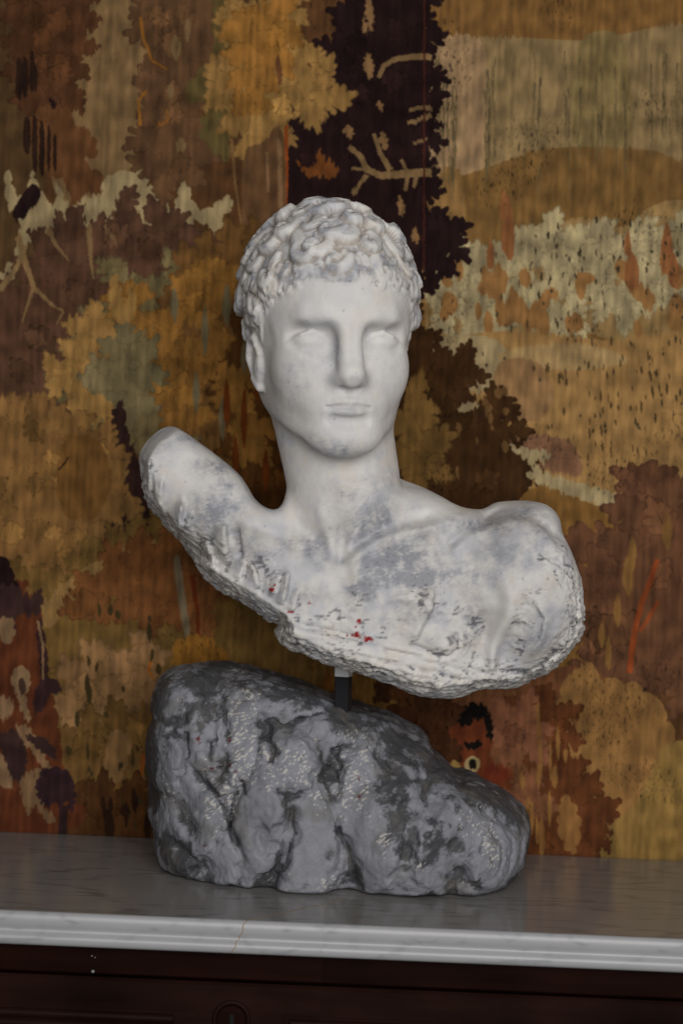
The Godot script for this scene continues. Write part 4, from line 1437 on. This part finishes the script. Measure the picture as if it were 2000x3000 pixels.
	leaf([46, 514, 18, 470, 12, 400, 22, 390, 34, 440, 60, 446, 70, 400, 78, 396, 84, 420, 110, 460, 128, 466, 130, 420, 140, 440, 165, 478, 190, 452, 230, 446, 240, 410, 286, 392, 340, 396, 340, 426, 372, 432, 386, 474, 402, 470, 418, 400, 436, 380, 434, 430, 448, 470, 470, 480, 524, 450, 532, 478, 514, 500, 508, 560, 494, 566, 480, 524, 446, 506, 432, 560, 418, 566, 408, 512, 378, 500, 366, 570, 350, 576, 340, 510, 316, 486, 296, 500, 240, 560, 210, 640, 200, 600, 206, 540, 150, 520, 100, 540, 60, 560, 40, 620, 0, 680, -20, 650, 26, 600], pale, 5, 30)
	leaf([-340, 674, 0, 670, 60, 614, 78, 580, 108, 552, 150, 510, 178, 544, 196, 584, 214, 544, 250, 548, 268, 524, 272, 468, 284, 454, 310, 476, 330, 518, 348, 508, 372, 486, 398, 498, 418, 556, 446, 524, 470, 540, 500, 576, 540, 584, 640, 564, 640, 644, 520, 684, 470, 664, 430, 644, 396, 664, 372, 714, 300, 714, 262, 664, 248, 714, 240, 754, 200, 776, 176, 824, 116, 874, 104, 954, 40, 984, -340, 1004], plum, 10, 42)
	leaf([30, 482, 74, 422, 92, 452, 44, 506], night)
	# reddish leaves beside the gold one
	leaf([336, -60, 500, -80, 540, 40, 480, 150, 442, 200, 470, 330, 440, 400, 390, 430, 350, 420, 336, 360, 320, 300, 350, 270, 324, 220, 358, 160, 336, 90], tone(86, 60, 37), 9, 46)
	thread([322, 40, 330, 90, 350, 140, 384, 160], 8, tone(124, 78, 24), 4)
	thread([322, 290, 318, 230, 336, 206], 7, tone(130, 82, 24), 4)
	thread([362, 288, 386, 274, 384, 250], 7, tone(122, 76, 24), 4)
	for s in [[415, 335, 13, 18], [404, 110, 12, 30], [430, 70, 8, 30], [392, 210, 8, 20]]:
		leaf([s[0] - s[2], s[1], s[0], s[1] - s[3], s[0] + s[2], s[1], s[0], s[1] + s[3]], tan_)
	leaf([492, -60, 536, -60, 524, 160, 536, 230, 530, 300, 518, 368, 486, 340, 460, 310, 470, 240, 430, 230, 434, 190, 476, 150, 492, 150], olive, 7, 40)
	thread([204, 520, 208, 590, 214, 640], 13, tan_, 4)
	thread([42, 540, 60, 610, 78, 660, 120, 700], 16, tone(120, 94, 56), 8)
	thread([76, 660, 50, 740], 10, tone(116, 90, 54), 3)
	thread([0, 664, 40, 612, 60, 560], 14, tone(120, 96, 58), 9)
	thread([120, 700, 146, 716, 130, 744], 7, tone(116, 90, 54), 3)
	thread([110, 520, 126, 560, 160, 600], 14, tan_, 3)
	thread([240, 520, 268, 560, 272, 548], 9, tan_, 3)
	thread([320, 470, 330, 510, 348, 516], 9, pale, 4)
	thread([532, 320, 540, 420, 560, 560], 7, tone(110, 80, 44), 5)
	# trunk
	leaf([660, 640, 654, 500, 660, 290, 646, 250, 690, 268, 712, 262, 718, 230, 742, 252, 772, 236, 770, 200, 756, 150, 770, 90, 800, 50, 800, -340, 992, -340, 988, 8, 966, 50, 984, 90, 966, 120, 988, 146, 998, 172, 982, 196, 966, 210, 984, 232, 974, 262, 966, 300, 984, 340, 984, 372, 968, 410, 984, 440, 980, 470, 1004, 504, 1036, 514, 1056, 560, 1030, 580, 1018, 612, 990, 622, 960, 600, 950, 680], night, 9, 34)
	thread([868, 176, 880, 150, 906, 134, 950, 128, 990, 130], 10, tan_, 15)
	thread([938, 252, 962, 246, 992, 248], 8, tan_, 12)
	thread([934, 280, 958, 276, 990, 262], 8, tan_, 12)
	thread([800, 336, 826, 356, 842, 388, 872, 402, 930, 398, 990, 394], 12, tan_, 20)
	thread([842, 400, 820, 430, 808, 448], 11, tan_, 8)
	thread([858, 306, 872, 350, 896, 390], 9, tan_, 14)
	thread([920, 366, 936, 396, 930, 436], 8, tan_, 10)
	thread([955, 402, 950, 430], 12, tan_, 6)
	thread([806, 386, 840, 388], 8, tan_)
	thread([948, 326, 980, 318], 8, tan_)
	for s in [[800, 302, 13, 16], [880, 322, 10, 22], [846, 150, 12, 30], [872, 242, 8, 14], [920, 470, 9, 24], [952, 540, 9, 20], [848, 30, 10, 40], [836, 60, 6, 20]]:
		leaf([s[0] - s[2], s[1] - 2, s[0] - 2, s[1] - s[3], s[0] + s[2], s[1], s[0] + 3, s[1] + s[3]], tone(112, 84, 50), 3, 12)
	leaf([680, 368, 700, 384, 718, 378, 736, 346, 746, 372, 758, 366, 776, 396, 760, 412, 734, 402, 706, 404], tone(98, 56, 22), 5, 20)
	thread([974, -20, 972, 620], 4, tone(64, 30, 22))
	# gold leaf
	leaf([524, 30, 540, 20, 560, 60, 590, 40, 610, -40, 670, -60, 676, 60, 672, 96, 700, 92, 722, 118, 706, 150, 740, 160, 760, 184, 736, 200, 772, 214, 770, 236, 740, 248, 712, 226, 714, 260, 694, 268, 670, 238, 650, 226, 640, 262, 660, 290, 646, 320, 610, 320, 596, 350, 568, 340, 548, 300, 520, 250, 500, 220, 498, 170, 530, 164], gold, 7.6, 36)
	leaf([540, 40, 580, 60, 640, 10, 664, 60, 650, 130, 600, 200, 590, 260, 570, 240, 560, 160], amber, 8, 36)
	leaf([632, 140, 640, 130, 648, 170, 640, 196], rust)
	thread([656, 290, 658, 400, 654, 510], 8, tone(134, 60, 18), 6)
	leaf([600, 330, 648, 300, 652, 500, 600, 600, 560, 560, 560, 360], tone(88, 62, 37))
	thread([640, 320, 644, 480], 10, tone(112, 84, 54))
	thread([612, 350, 616, 440], 6, tone(112, 84, 54))
	# grey-green and gold foliage left of the head
	leaf([250, 660, 262, 620, 280, 660, 300, 640, 340, 680, 400, 620, 460, 620, 540, 600, 700, 640, 700, 1060, 520, 1080, 470, 1010, 400, 1000, 336, 1030, 280, 970, 230, 960, 160, 900, 230, 720], tone(98, 86, 52), 14, 44)
	leaf([430, 600, 700, 600, 700, 1180, 560, 1180, 470, 1020, 440, 900, 420, 740], tone(98, 68, 32), 14, 50)
	leaf([540, 760, 700, 740, 700, 1200, 600, 1180, 540, 1050], tone(80, 50, 20), 12, 50)
	for s in [[462, 690, 40, 60], [500, 640, 24, 40], [420, 850, 36, 50], [350, 860, 30, 60], [380, 760, 30, 40], [470, 820, 30, 50], [300, 700, 20, 46], [420, 950, 40, 40], [540, 900, 20, 50], [580, 1010, 24, 50]]:
		leaf([s[0] - s[2], s[1] + 6, s[0] - s[2] * 0.4, s[1] - s[3], s[0] + s[2] * 0.6, s[1] - s[3] * 0.7, s[0] + s[2], s[1], s[0] + s[2] * 0.3, s[1] + s[3], s[0] - s[2] * 0.6, s[1] + s[3] * 0.6], tone(124, 86, 34), 9, 30)
	for s in [[470, 760, 8, 60], [520, 700, 10, 50], [450, 900, 8, 50], [510, 960, 9, 50], [400, 700, 9, 40], [560, 820, 8, 40]]:
		leaf([s[0] - s[2], s[1], s[0], s[1] - s[3], s[0] + s[2], s[1], s[0], s[1] + s[3]], tone(96, 88, 60))
	for s in [[520, 930, 8, 60], [560, 960, 8, 70], [590, 860, 9, 60], [540, 1060, 8, 60], [610, 1080, 8, 50]]:
		leaf([s[0] - s[2], s[1], s[0], s[1] - s[3], s[0] + s[2], s[1], s[0], s[1] + s[3]], tone(98, 46, 14))
	leaf([104, 862, 122, 838, 150, 822, 176, 770, 184, 730, 210, 720, 236, 716, 246, 750, 226, 790, 240, 810, 214, 830, 206, 870, 180, 890, 176, 910, 150, 900, 140, 880, 116, 890], gold, 8, 32)
	leaf([214, 870, 250, 840, 260, 780, 290, 760, 330, 800, 340, 880, 320, 960, 260, 940], moss, 8, 34)
	leaf([156, 930, 190, 900, 250, 920, 262, 960, 246, 985, 230, 960, 220, 1000, 206, 968, 190, 1000, 172, 960], gold, 5, 26)
	leaf([250, 680, 262, 626, 276, 660, 284, 700, 300, 660, 312, 700, 296, 740, 262, 730], gold, 4, 24)
	# dark plum shape and the big ochre leaf below it
	leaf([92, 920, 132, 950, 170, 1000, 210, 990, 244, 1010, 262, 940, 282, 926, 292, 980, 320, 1060, 420, 1100, 430, 1240, 330, 1240, 244, 1256, 228, 1210, 250, 1100, 140, 1000], night.lerp(plum, 0.25), 5, 34)
	leaf([-340, 960, -20, 950, 20, 920, 46, 940, 60, 908, 84, 960, 100, 920, 128, 960, 160, 950, 186, 990, 180, 1040, 210, 1000, 240, 992, 268, 1016, 256, 1044, 284, 1052, 264, 1078, 286, 1096, 262, 1118, 284, 1130, 312, 1160, 290, 1172, 250, 1166, 240, 1200, 226, 1240, 160, 1300, 110, 1340, 40, 1320, -340, 1340], tone(116, 84, 42), 8, 30)
	leaf([150, 1010, 180, 1000, 220, 1010, 250, 1060, 250, 1130, 210, 1190, 150, 1180, 130, 1100], tone(104, 72, 32), 6, 40)
	thread([134, 1080, 150, 1060, 158, 1050], 6, tone(52, 36, 20), 4)
	# below: ochre ground
	leaf([-340, 1320, 110, 1330, 230, 1250, 420, 1220, 700, 1500, 700, 2050, -340, 2050], tone(98, 74, 34), 8, 60)
	leaf([90, 1400, 160, 1330, 260, 1270, 340, 1230, 350, 1260, 260, 1310, 180, 1370, 110, 1440], tone(124, 96, 50), 6, 40)
	leaf([180, 1370, 230, 1310, 310, 1270, 420, 1240, 500, 1360, 440, 1440, 380, 1390, 300, 1420, 260, 1370, 210, 1420], tone(106, 66, 32), 12, 46)
	leaf([398, 1290, 412, 1280, 424, 1360, 436, 1450, 432, 1475, 420, 1440, 408, 1370], tone(108, 96, 70))
	thread([440, 1320, 452, 1400, 456, 1480], 12, tone(92, 40, 18), 8)
	leaf([400, 1480, 470, 1460, 520, 1510, 480, 1540, 410, 1550], tone(122, 82, 26), 6, 30)
	leaf([150, 1570, 190, 1530, 230, 1500, 262, 1540, 250, 1590, 300, 1500, 330, 1470, 350, 1490, 330, 1560, 360, 1570, 330, 1640, 290, 1700, 240, 1660, 210, 1640, 170, 1660], tone(118, 88, 52), 9, 34)
	leaf([140, 1720, 230, 1660, 330, 1640, 350, 1760, 330, 1900, 130, 1900], tone(94, 68, 32), 10, 60)
	leaf([260, 1680, 300, 1700, 280, 1780, 250, 1800, 240, 1740], tone(116, 86, 48), 5, 30)
	thread([350, 1500, 340, 1540, 352, 1560], 9, tone(142, 82, 22), 5)
	thread([330, 1730, 322, 1790, 334, 1820], 9, tone(128, 66, 20), 6)
	leaf([130, 1860, 330, 1830, 420, 1860, 420, 2050, 130, 2050], tone(72, 44, 20), 14, 40)
	spots(150, 1390, 400, 1900, 34, 5, 16, tone(56, 46, 24))
	spots(230, 1830, 345, 1910, 8, 10, 26, tone(40, 24, 14))
	# red flower at the far left
	leaf([-340, 1330, 30, 1330, 60, 1360, 90, 1400, 96, 1480, 110, 1560, 130, 1640, 140, 1720, 150, 1800, 160, 1900, -340, 1920], tone(82, 42, 22), 5, 50)
	leaf([-60, 1240, 0, 1272, 20, 1290, 36, 1330, 40, 1352, 0, 1366, -60, 1360], night, 4, 30)
	leaf([0, 1352, 40, 1346, 66, 1372, 96, 1352, 94, 1400, 74, 1414, 40, 1412, 30, 1450, 0, 1440], tone(54, 36, 32), 5, 24)
	leaf([90, 1416, 102, 1460, 110, 1540, 104, 1620, 90, 1610, 92, 1540, 84, 1460], tone(48, 30, 28), 3, 30)
	leaf([96, 1562, 128, 1560, 140, 1588, 110, 1600, 90, 1640, 76, 1610], tone(50, 32, 32), 3, 24)
	leaf([26, 1560, 40, 1530, 62, 1536, 70, 1570, 60, 1600, 70, 1650, 58, 1650, 40, 1600], tone(116, 92, 62), 3, 18)
	leaf([42, 1566, 54, 1556, 60, 1584, 50, 1596], tone(60, 42, 34))
	leaf([0, 1600, 30, 1610, 26, 1640, 0, 1650], tone(112, 86, 58), 3, 18)
	leaf([36, 1670, 60, 1664, 80, 1690, 100, 1730, 112, 1760, 96, 1760, 70, 1720, 48, 1710], tone(110, 84, 56), 3, 18)
	leaf([0, 1690, 40, 1680, 62, 1740, 50, 1790, 30, 1790, 10, 1740], tone(48, 32, 30), 3, 24)
	leaf([60, 1690, 110, 1700, 130, 1740, 100, 1730], tone(48, 32, 30), 3, 24)
	leaf([-20, 1720, 10, 1740, 30, 1800, 16, 1810, -20, 1780], tone(112, 86, 58), 3, 18)
	leaf([0, 1420, 26, 1420, 34, 1450, 20, 1480, 0, 1460], tone(110, 86, 58), 3, 20)
	thread([86, 1424, 98, 1480, 98, 1560], 6, tone(116, 90, 60), 4)
	leaf([46, 1800, 70, 1770, 100, 1764, 130, 1766, 120, 1800, 100, 1850, 128, 1880, 110, 1890, 80, 1850, 66, 1870], tone(100, 76, 50), 4, 22)
	leaf([84, 1800, 100, 1768, 140, 1764, 166, 1790, 172, 1830, 164, 1866, 150, 1840, 140, 1860, 124, 1846, 104, 1850, 88, 1830], tone(44, 28, 30), 5, 22)
	thread([146, 1850, 140, 1960], 20, tone(42, 28, 28))
	cloth_src = cloth.get_data()
	var n := (T_H + 59) / 60
	cloth_out.resize(n)
	WorkerThreadPool.wait_for_group_task_completion(WorkerThreadPool.add_group_task(weave, n))
	var bytes := PackedByteArray()
	for b in cloth_out:
		bytes.append_array(b)
	return Image.create_from_data(T_W, T_H, false, Image.FORMAT_RGB8, bytes)

func tapestry() -> void:
	var z := -219.0
	var k := (1.0 - z / EYE) * 1.27551 / 3.0
	var m := StandardMaterial3D.new()
	m.albedo_texture = ImageTexture.create_from_image(draw_cloth())
	m.roughness = 0.95
	m.metallic_specular = 0.15
	# ribs of the weave: weft over warp
	var rib := Image.create_empty(64, 64, false, Image.FORMAT_L8)
	for y in 64:
		for x in 64:
			var a := 0.5 + 0.5 * sin(TAU * y / 8.0)
			var b := 0.5 + 0.5 * sin(TAU * x / 16.0 + (PI if (y / 8) % 2 == 1 else 0.0))
			rib.set_pixel(x, y, Color(1, 1, 1) * (0.65 * a + 0.35 * b))
	rib.bump_map_to_normal_map(3.0)
	m.normal_enabled = true
	m.normal_texture = ImageTexture.create_from_image(rib)
	m.uv1_triplanar = false
	m.normal_scale = 0.6
	var st := SurfaceTool.new()
	st.begin(Mesh.PRIMITIVE_TRIANGLES)
	var wave := FastNoiseLite.new()
	wave.frequency = 0.004
	wave.seed = 21
	var nx := 60
	var ny := 60
	var bottom := 0.0
	for j in ny + 1:
		for i in nx + 1:
			var tx := float(i) / nx * T_W
			var ty := float(j) / ny * T_H
			var sx := tx / T_SCALE + T_X0
			var sy := ty / T_SCALE + T_Y0
			var x := (sx - 784.0) * k
			var y := (1176.0 - sy) * k
			st.set_uv(Vector2(float(i) / nx, float(j) / ny))
			st.add_vertex(Vector3(x, y, z + wave.get_noise_2d(x, y * 0.4) * 3.0) * 0.001)
			bottom = y
	for j in ny:
		for i in nx:
			var a := j * (nx + 1) + i
			for q in [a, a + 1, a + nx + 1, a + 1, a + nx + 2, a + nx + 1]:
				st.add_index(q)
	st.generate_normals()
	st.generate_tangents()
	var o := obj("tapestry", st.commit(), m, self)
	o.set_meta("label", "old woven tapestry of brown and gold oak leaves hanging behind the bust")
	o.set_meta("category", "tapestry")

# ------------------------------------------------------------------ shelf and cabinet
func sweep(profile: PackedVector2Array, x0: float, x1: float, pieces: int) -> ArrayMesh:
	# a closed profile of (z, y) drawn along x
	var st := SurfaceTool.new()
	st.begin(Mesh.PRIMITIVE_TRIANGLES)
	var n := profile.size()
	for s in pieces:
		var a := lerpf(x0, x1, float(s) / pieces)
		var b := lerpf(x0, x1, float(s + 1) / pieces)
		for i in n:
			var p := profile[i]
			var q := profile[(i + 1) % n]
			var v := [Vector3(a, p.y, p.x), Vector3(a, q.y, q.x), Vector3(b, q.y, q.x), Vector3(b, p.y, p.x)]
			var along := (q - p).length()
			st.set_smooth_group(1 if along < 4.0 else 2 + i)
			for k in [0, 1, 2, 0, 2, 3]:
				st.add_vertex(v[k] * 0.001)
	var tri := Geometry2D.triangulate_polygon(profile)
	st.set_smooth_group(-1)
	for i in range(0, tri.size(), 3):
		for e in 2:
			var order := [0, 1, 2] if e == 0 else [0, 2, 1]
			for k in order:
				var p := profile[tri[i + k]]
				st.add_vertex(Vector3(x0 if e == 0 else x1, p.y, p.x) * 0.001)
	st.generate_normals()
	return st.commit()

func box(x0: float, y0: float, z0: float, x1: float, y1: float, z1: float, bevel := 1.0) -> ArrayMesh:
	var b := bevel
	return sweep(PackedVector2Array([Vector2(z0, y1 - b), Vector2(z0 + b, y1), Vector2(z1 - b, y1), Vector2(z1, y1 - b), Vector2(z1, y0 + b), Vector2(z1 - b, y0), Vector2(z0 + b, y0), Vector2(z0, y0 + b)]), x0, x1, 1)

func marble_texture(edge: bool) -> ImageTexture:
	var w := 1024
	var h := 512
	var im := Image.create_empty(w, h, false, Image.FORMAT_RGB8)
	var n := FastNoiseLite.new()
	n.noise_type = FastNoiseLite.TYPE_SIMPLEX_SMOOTH
	n.frequency = 0.006
	n.fractal_octaves = 5
	n.seed = 31 if edge else 32
	var v := FastNoiseLite.new()
	v.noise_type = FastNoiseLite.TYPE_SIMPLEX_SMOOTH
	v.fractal_type = FastNoiseLite.FRACTAL_RIDGED
	v.frequency = 0.004
	v.fractal_octaves = 4
	v.seed = 77
	for y in h:
		for x in w:
			var c := n.get_noise_2d(x, y * 2.0)
			var r := v.get_noise_2d(x * 0.9 + y * 1.6, y * 2.2 - x * 0.5)
			var vein := smoothstep(0.45, 0.95, r + c * 0.25)
			var k := Vector3(0.385, 0.392, 0.415) * (1.0 + 0.07 * c) if edge else Vector3(0.27, 0.26, 0.25) * (1.0 + 0.10 * c)  # one marble; the top is coloured darker for light that only skims it
			k = k.lerp(Vector3(0.25, 0.26, 0.285) if edge else Vector3(0.14, 0.138, 0.136), vein * 0.8)
			im.set_pixel(x, y, Color(k.x, k.y, k.z).linear_to_srgb())
	return ImageTexture.create_from_image(im)

func shelf() -> void:
	var top := StandardMaterial3D.new()
	top.albedo_texture = marble_texture(false)
	top.uv1_triplanar = true
	top.uv1_world_triplanar = true
	top.uv1_scale = Vector3(1.2, 2.4, 4.0)
	top.roughness = 0.17
	var edge := StandardMaterial3D.new()
	edge.albedo_texture = marble_texture(true)
	edge.uv1_triplanar = true
	edge.uv1_world_triplanar = true
	edge.uv1_scale = Vector3(2.2, 4.4, 2.2)
	edge.roughness = 0.35
	var y := SHELF_Y
	var f := SLAB_FRONT
	var slab := thing("marble_slab", "white marble slab with moulded front edge and a mended crack", "marble slab", Vector3(0, (y - 30.0) * 0.001, 0))
	var under := (y - 30.0)
	# the body: flat top; the front: a round nose, a shallow hollow and a second round
	var pts := PackedVector2Array()
	for p in [[f - 8.0, 30.0], [f - 6.0, 29.7], [f - 4.4, 28.9], [f - 3.3, 27.6], [f - 2.6, 25.8], [f - 2.3, 23.6], [f - 2.4, 21.0], [f - 2.9, 18.8], [f - 3.6, 17.0], [f - 4.4, 15.6], [f - 4.8, 14.4], [f - 4.7, 13.2], [f - 4.0, 12.0], [f - 2.6, 11.0], [f - 1.3, 10.0], [f - 0.4, 8.6], [f, 6.8], [f - 0.2, 4.8], [f - 0.9, 2.8], [f - 2.2, 1.2], [f - 4.0, 0.3], [f - 6.0, 0.0], [f - 14.0, 0.0], [f - 14.0, 29.6]]:
		pts.append(Vector2(p[0], p[1]))
	obj("moulded_edge", sweep(pts, -900, 900, 12), edge, slab)
	obj("top_surface", sweep(PackedVector2Array([Vector2(SLAB_BACK, 0.0), Vector2(SLAB_BACK, 30.0), Vector2(f - 14.4, 30.0), Vector2(f - 7.0, 29.98), Vector2(f - 14.4, 29.0), Vector2(f - 14.4, 0.0)]), -900, 900, 8), top, slab)
	# mended crack: a thin line of old glue across top and front
	var glue := StandardMaterial3D.new()
	glue.albedo_color = Color(0.30, 0.22, 0.13).linear_to_srgb()
	glue.roughness = 0.7
	var cr := PackedVector3Array()
	var rng := RandomNumberGenerator.new()
	rng.seed = 2
	var front := PackedVector2Array()
	for p in range(0, pts.size() - 3):
		front.append(pts[p])
	var ends := [Vector2(-69.0, f - 7.5), Vector2(20.0, 34.0)]
	var st := SurfaceTool.new()
	st.begin(Mesh.PRIMITIVE_TRIANGLES)
	st.set_smooth_group(-1)
	for s in 30:
		var a: Vector2 = ends[0].lerp(ends[1], s / 30.0)
		var b: Vector2 = ends[0].lerp(ends[1], (s + 1) / 30.0)
		var ja := sin(s * 1.7) * 1.0 + sin(s * 0.6) * 1.4
		var jb := sin((s + 1) * 1.7) * 1.0 + sin((s + 1) * 0.6) * 1.4
		crack_piece(st, Vector3(a.x + ja, 30.0, a.y), Vector3(b.x + jb, 30.0, b.y), Vector3(0.8, 0, 0.5), Vector3(0, 0.12, 0))
	for s in front.size() - 1:
		var t0 := s / float(front.size())
		var t1 := (s + 1) / float(front.size())
		var x0 := -69.0 - 13.0 * t0 + sin(s * 1.3) * 0.8
		var x1 := -69.0 - 13.0 * t1 + sin((s + 1) * 1.3) * 0.8
		crack_piece(st, Vector3(x0, front[s].y, front[s].x), Vector3(x1, front[s + 1].y, front[s + 1].x), Vector3(0.55, 0, 0), Vector3(0, 0, 0.12))
	st.generate_normals()
	obj("crack", st.commit(), glue, slab, "thin brown mended crack across the front edge")

func crack_piece(st: SurfaceTool, a: Vector3, b: Vector3, side: Vector3, lift: Vector3) -> void:
	var v := [a - side, b - side, b + lift, a + lift, a + side, b + side]
	for k in [0, 1, 2, 0, 2, 3, 3, 2, 5, 3, 5, 4]:
		st.add_vertex(v[k] * 0.001)

func cabinet() -> void:
	var wood := StandardMaterial3D.new()
	var im := Image.create_empty(512, 256, false, Image.FORMAT_RGB8)
	var n := FastNoiseLite.new()
	n.noise_type = FastNoiseLite.TYPE_SIMPLEX_SMOOTH
	n.frequency = 0.02
	n.fractal_octaves = 4
	n.seed = 15
	for y in 256:
		for x in 512:
			var g := n.get_noise_2d(x * 0.25, y * 3.0) * 0.35 + n.get_noise_2d(x * 0.4 + 900.0, y * 0.5) * 0.5
			var c := Vector3(0.0155, 0.0062, 0.0047) * (1.0 + 0.9 * g)
			im.set_pixel(x, y, Color(maxf(c.x, 0.002), maxf(c.y, 0.002), maxf(c.z, 0.002)).linear_to_srgb())
	wood.albedo_texture = ImageTexture.create_from_image(im)
	wood.uv1_triplanar = true
	wood.uv1_world_triplanar = true
	wood.uv1_scale = Vector3(2.0, 4.0, 2.0)
	wood.roughness = 0.42
	wood.metallic_specular = 0.14
	var dark := wood.duplicate() as StandardMaterial3D
	dark.albedo_color = Color(0.85, 0.76, 0.72)
	var under := SHELF_Y - 30.0
	var c := thing("wooden_cabinet", "dark red mahogany cabinet front with reeded panels under the marble", "cabinet", Vector3(0, (under - 700.0) * 0.001, 0))
	var floor_y := 700.0
	# y from the foot of the cabinet
	obj("carcass", box(-880, 0, -210, 880, floor_y - 0.3, 100), dark, c)
	obj("top_rail", box(-890, floor_y - 27, 60, 890, floor_y - 0.5, 121, 2.0), dark, c)
	var fleck := StandardMaterial3D.new()
	fleck.albedo_color = Color(0.25, 0.25, 0.25).linear_to_srgb()
	fleck.roughness = 0.8
	for m in [[-206.0, 276.0, 1.5], [-207.5, 290.0, 0.7], [-204.5, 288.6, 0.5]]:
		var drop := SphereMesh.new()
		drop.radius = m[2] * 0.001
		drop.height = m[2] * 0.0022
		drop.radial_segments = 10
		drop.rings = 6
		var q := obj("paint_fleck", drop, fleck, c)
		q.position = Vector3(m[0], floor_y - 300.0 + m[1] - 0.0, 121.0) * 0.001
		q.scale = Vector3(1.0, 0.8, 0.35)
	var drawer := obj("drawer_front", box(-870, floor_y - 150, 80, 870, floor_y - 30.5, 117, 2.5), wood, c)
	for s in [[-640.0, -126.0], [-32.0, 640.0]]:
		var x0: float = s[0]
		var x1: float = s[1]
		var panel := obj("reeded_panel", box(x0, floor_y - 106, 100, x1, floor_y - 57, 118.2, 1.0), wood, drawer)
		for k in 5:
			var y0 := floor_y - 60.0 - k * 9.2
			var prof := PackedVector2Array([Vector2(117.0, y0)])
			for a in 9:
				var t := a / 8.0 * PI
				prof.append(Vector2(118.0 + sin(t) * 4.5, y0 - 4.2 + cos(t) * 4.2))
			prof.append(Vector2(117.0, y0 - 8.4))
			obj("reed", sweep(prof, x0 + 6, x1 - 6, 1), wood, drawer)
	# keyhole plate: a turned ring with a dark keyhole
	var ring := TorusMesh.new()
	ring.inner_radius = 0.0135
	ring.outer_radius = 0.0175
	ring.rings = 48
	ring.ring_segments = 16
	var at := Vector3(-0.0795, (floor_y - 63.0) * 0.001, 0.1175)
	var o := obj("keyhole_ring", ring, wood, drawer)
	o.position = at
	o.rotation.x = PI / 2
	var plate := CylinderMesh.new()
	plate.top_radius = 0.0125
	plate.bottom_radius = 0.0135
	plate.height = 0.003
	o = obj("keyhole_plate", plate, dark, drawer)
	o.position = at
	o.rotation.x = PI / 2
	var hole := StandardMaterial3D.new()
	hole.albedo_color = Color(0.01, 0.01, 0.01)
	hole.roughness = 0.9
	var slot := CapsuleMesh.new()
	slot.radius = 0.0024
	slot.height = 0.013
	o = obj("keyhole", slot, hole, drawer)
	o.position = at + Vector3(0, -0.001, 0.0008)

func wall() -> void:
	var m := StandardMaterial3D.new()
	m.albedo_color = Color(0.4, 0.38, 0.35).linear_to_srgb()
	m.roughness = 0.9
	var o := obj("wall", box(-1200, -1100, -290, 1200, 1100, -226), m, self)
	o.set_meta("label", "plain wall behind the tapestry")
	o.set_meta("category", "wall")
	o.set_meta("kind", "structure")

func _ready() -> void:
	# --- camera
	var cam := Camera3D.new()
	cam.name = "camera"
	add_child(cam)
	cam.position = Vector3(0, 0, EYE * 0.001)
	cam.rotation = Vector3(0, 0, ROLL)
	cam.near = 0.05
	cam.far = 20.0
	var lens := CameraAttributesPhysical.new()
	lens.frustum_focal_length = 12.0 / (500.0 / EYE)
	lens.frustum_focus_distance = 1.565
	lens.exposure_aperture = 2.4
	lens.frustum_far = 20.0
	cam.attributes = lens
	cam.current = true
	# --- surroundings: the dim remainder of the room
	var env := Environment.new()
	env.background_mode = Environment.BG_COLOR
	env.background_color = Color(0.10, 0.098, 0.095)
	env.tonemap_mode = Environment.TONE_MAPPER_LINEAR
	env.tonemap_exposure = 1.25
	env.sdfgi_enabled = true
	env.ssao_enabled = true
	env.ssil_enabled = true
	var world := WorldEnvironment.new()
	world.environment = env
	add_child(world)
	# --- the window behind the camera
	var light := AreaLight3D.new()
	light.name = "window_light"
	light.area_size = Vector2(2.2, 1.7)
	light.light_energy = 4.4
	light.light_color = Color(1.0, 0.985, 0.965)
	light.shadow_enabled = true
	add_child(light)
	light.look_at_from_position(Vector3(0.38, 0.42, 2.4), Vector3(0, -0.02, 0))
	# --- surfaces shared by the sculpture
	plaster_mat = StandardMaterial3D.new()
	plaster_mat.vertex_color_use_as_albedo = true
	plaster_mat.roughness = 0.62
	plaster_mat.metallic_specular = 0.4
	plaster_mat.uv1_triplanar = true
	plaster_mat.uv1_scale = Vector3(9, 9, 9)
	plaster_mat.normal_enabled = true
	plaster_mat.normal_texture = noise_texture(512, 0.05, 4, 4.0, 61)
	plaster_mat.normal_scale = 0.25
	rock_mat = plaster_mat.duplicate()
	rock_mat.roughness = 0.58
	rock_mat.metallic_specular = 0.36
	rock_mat.normal_scale = 0.3
	wall()
	tapestry()
	cabinet()
	shelf()
	sculpture()
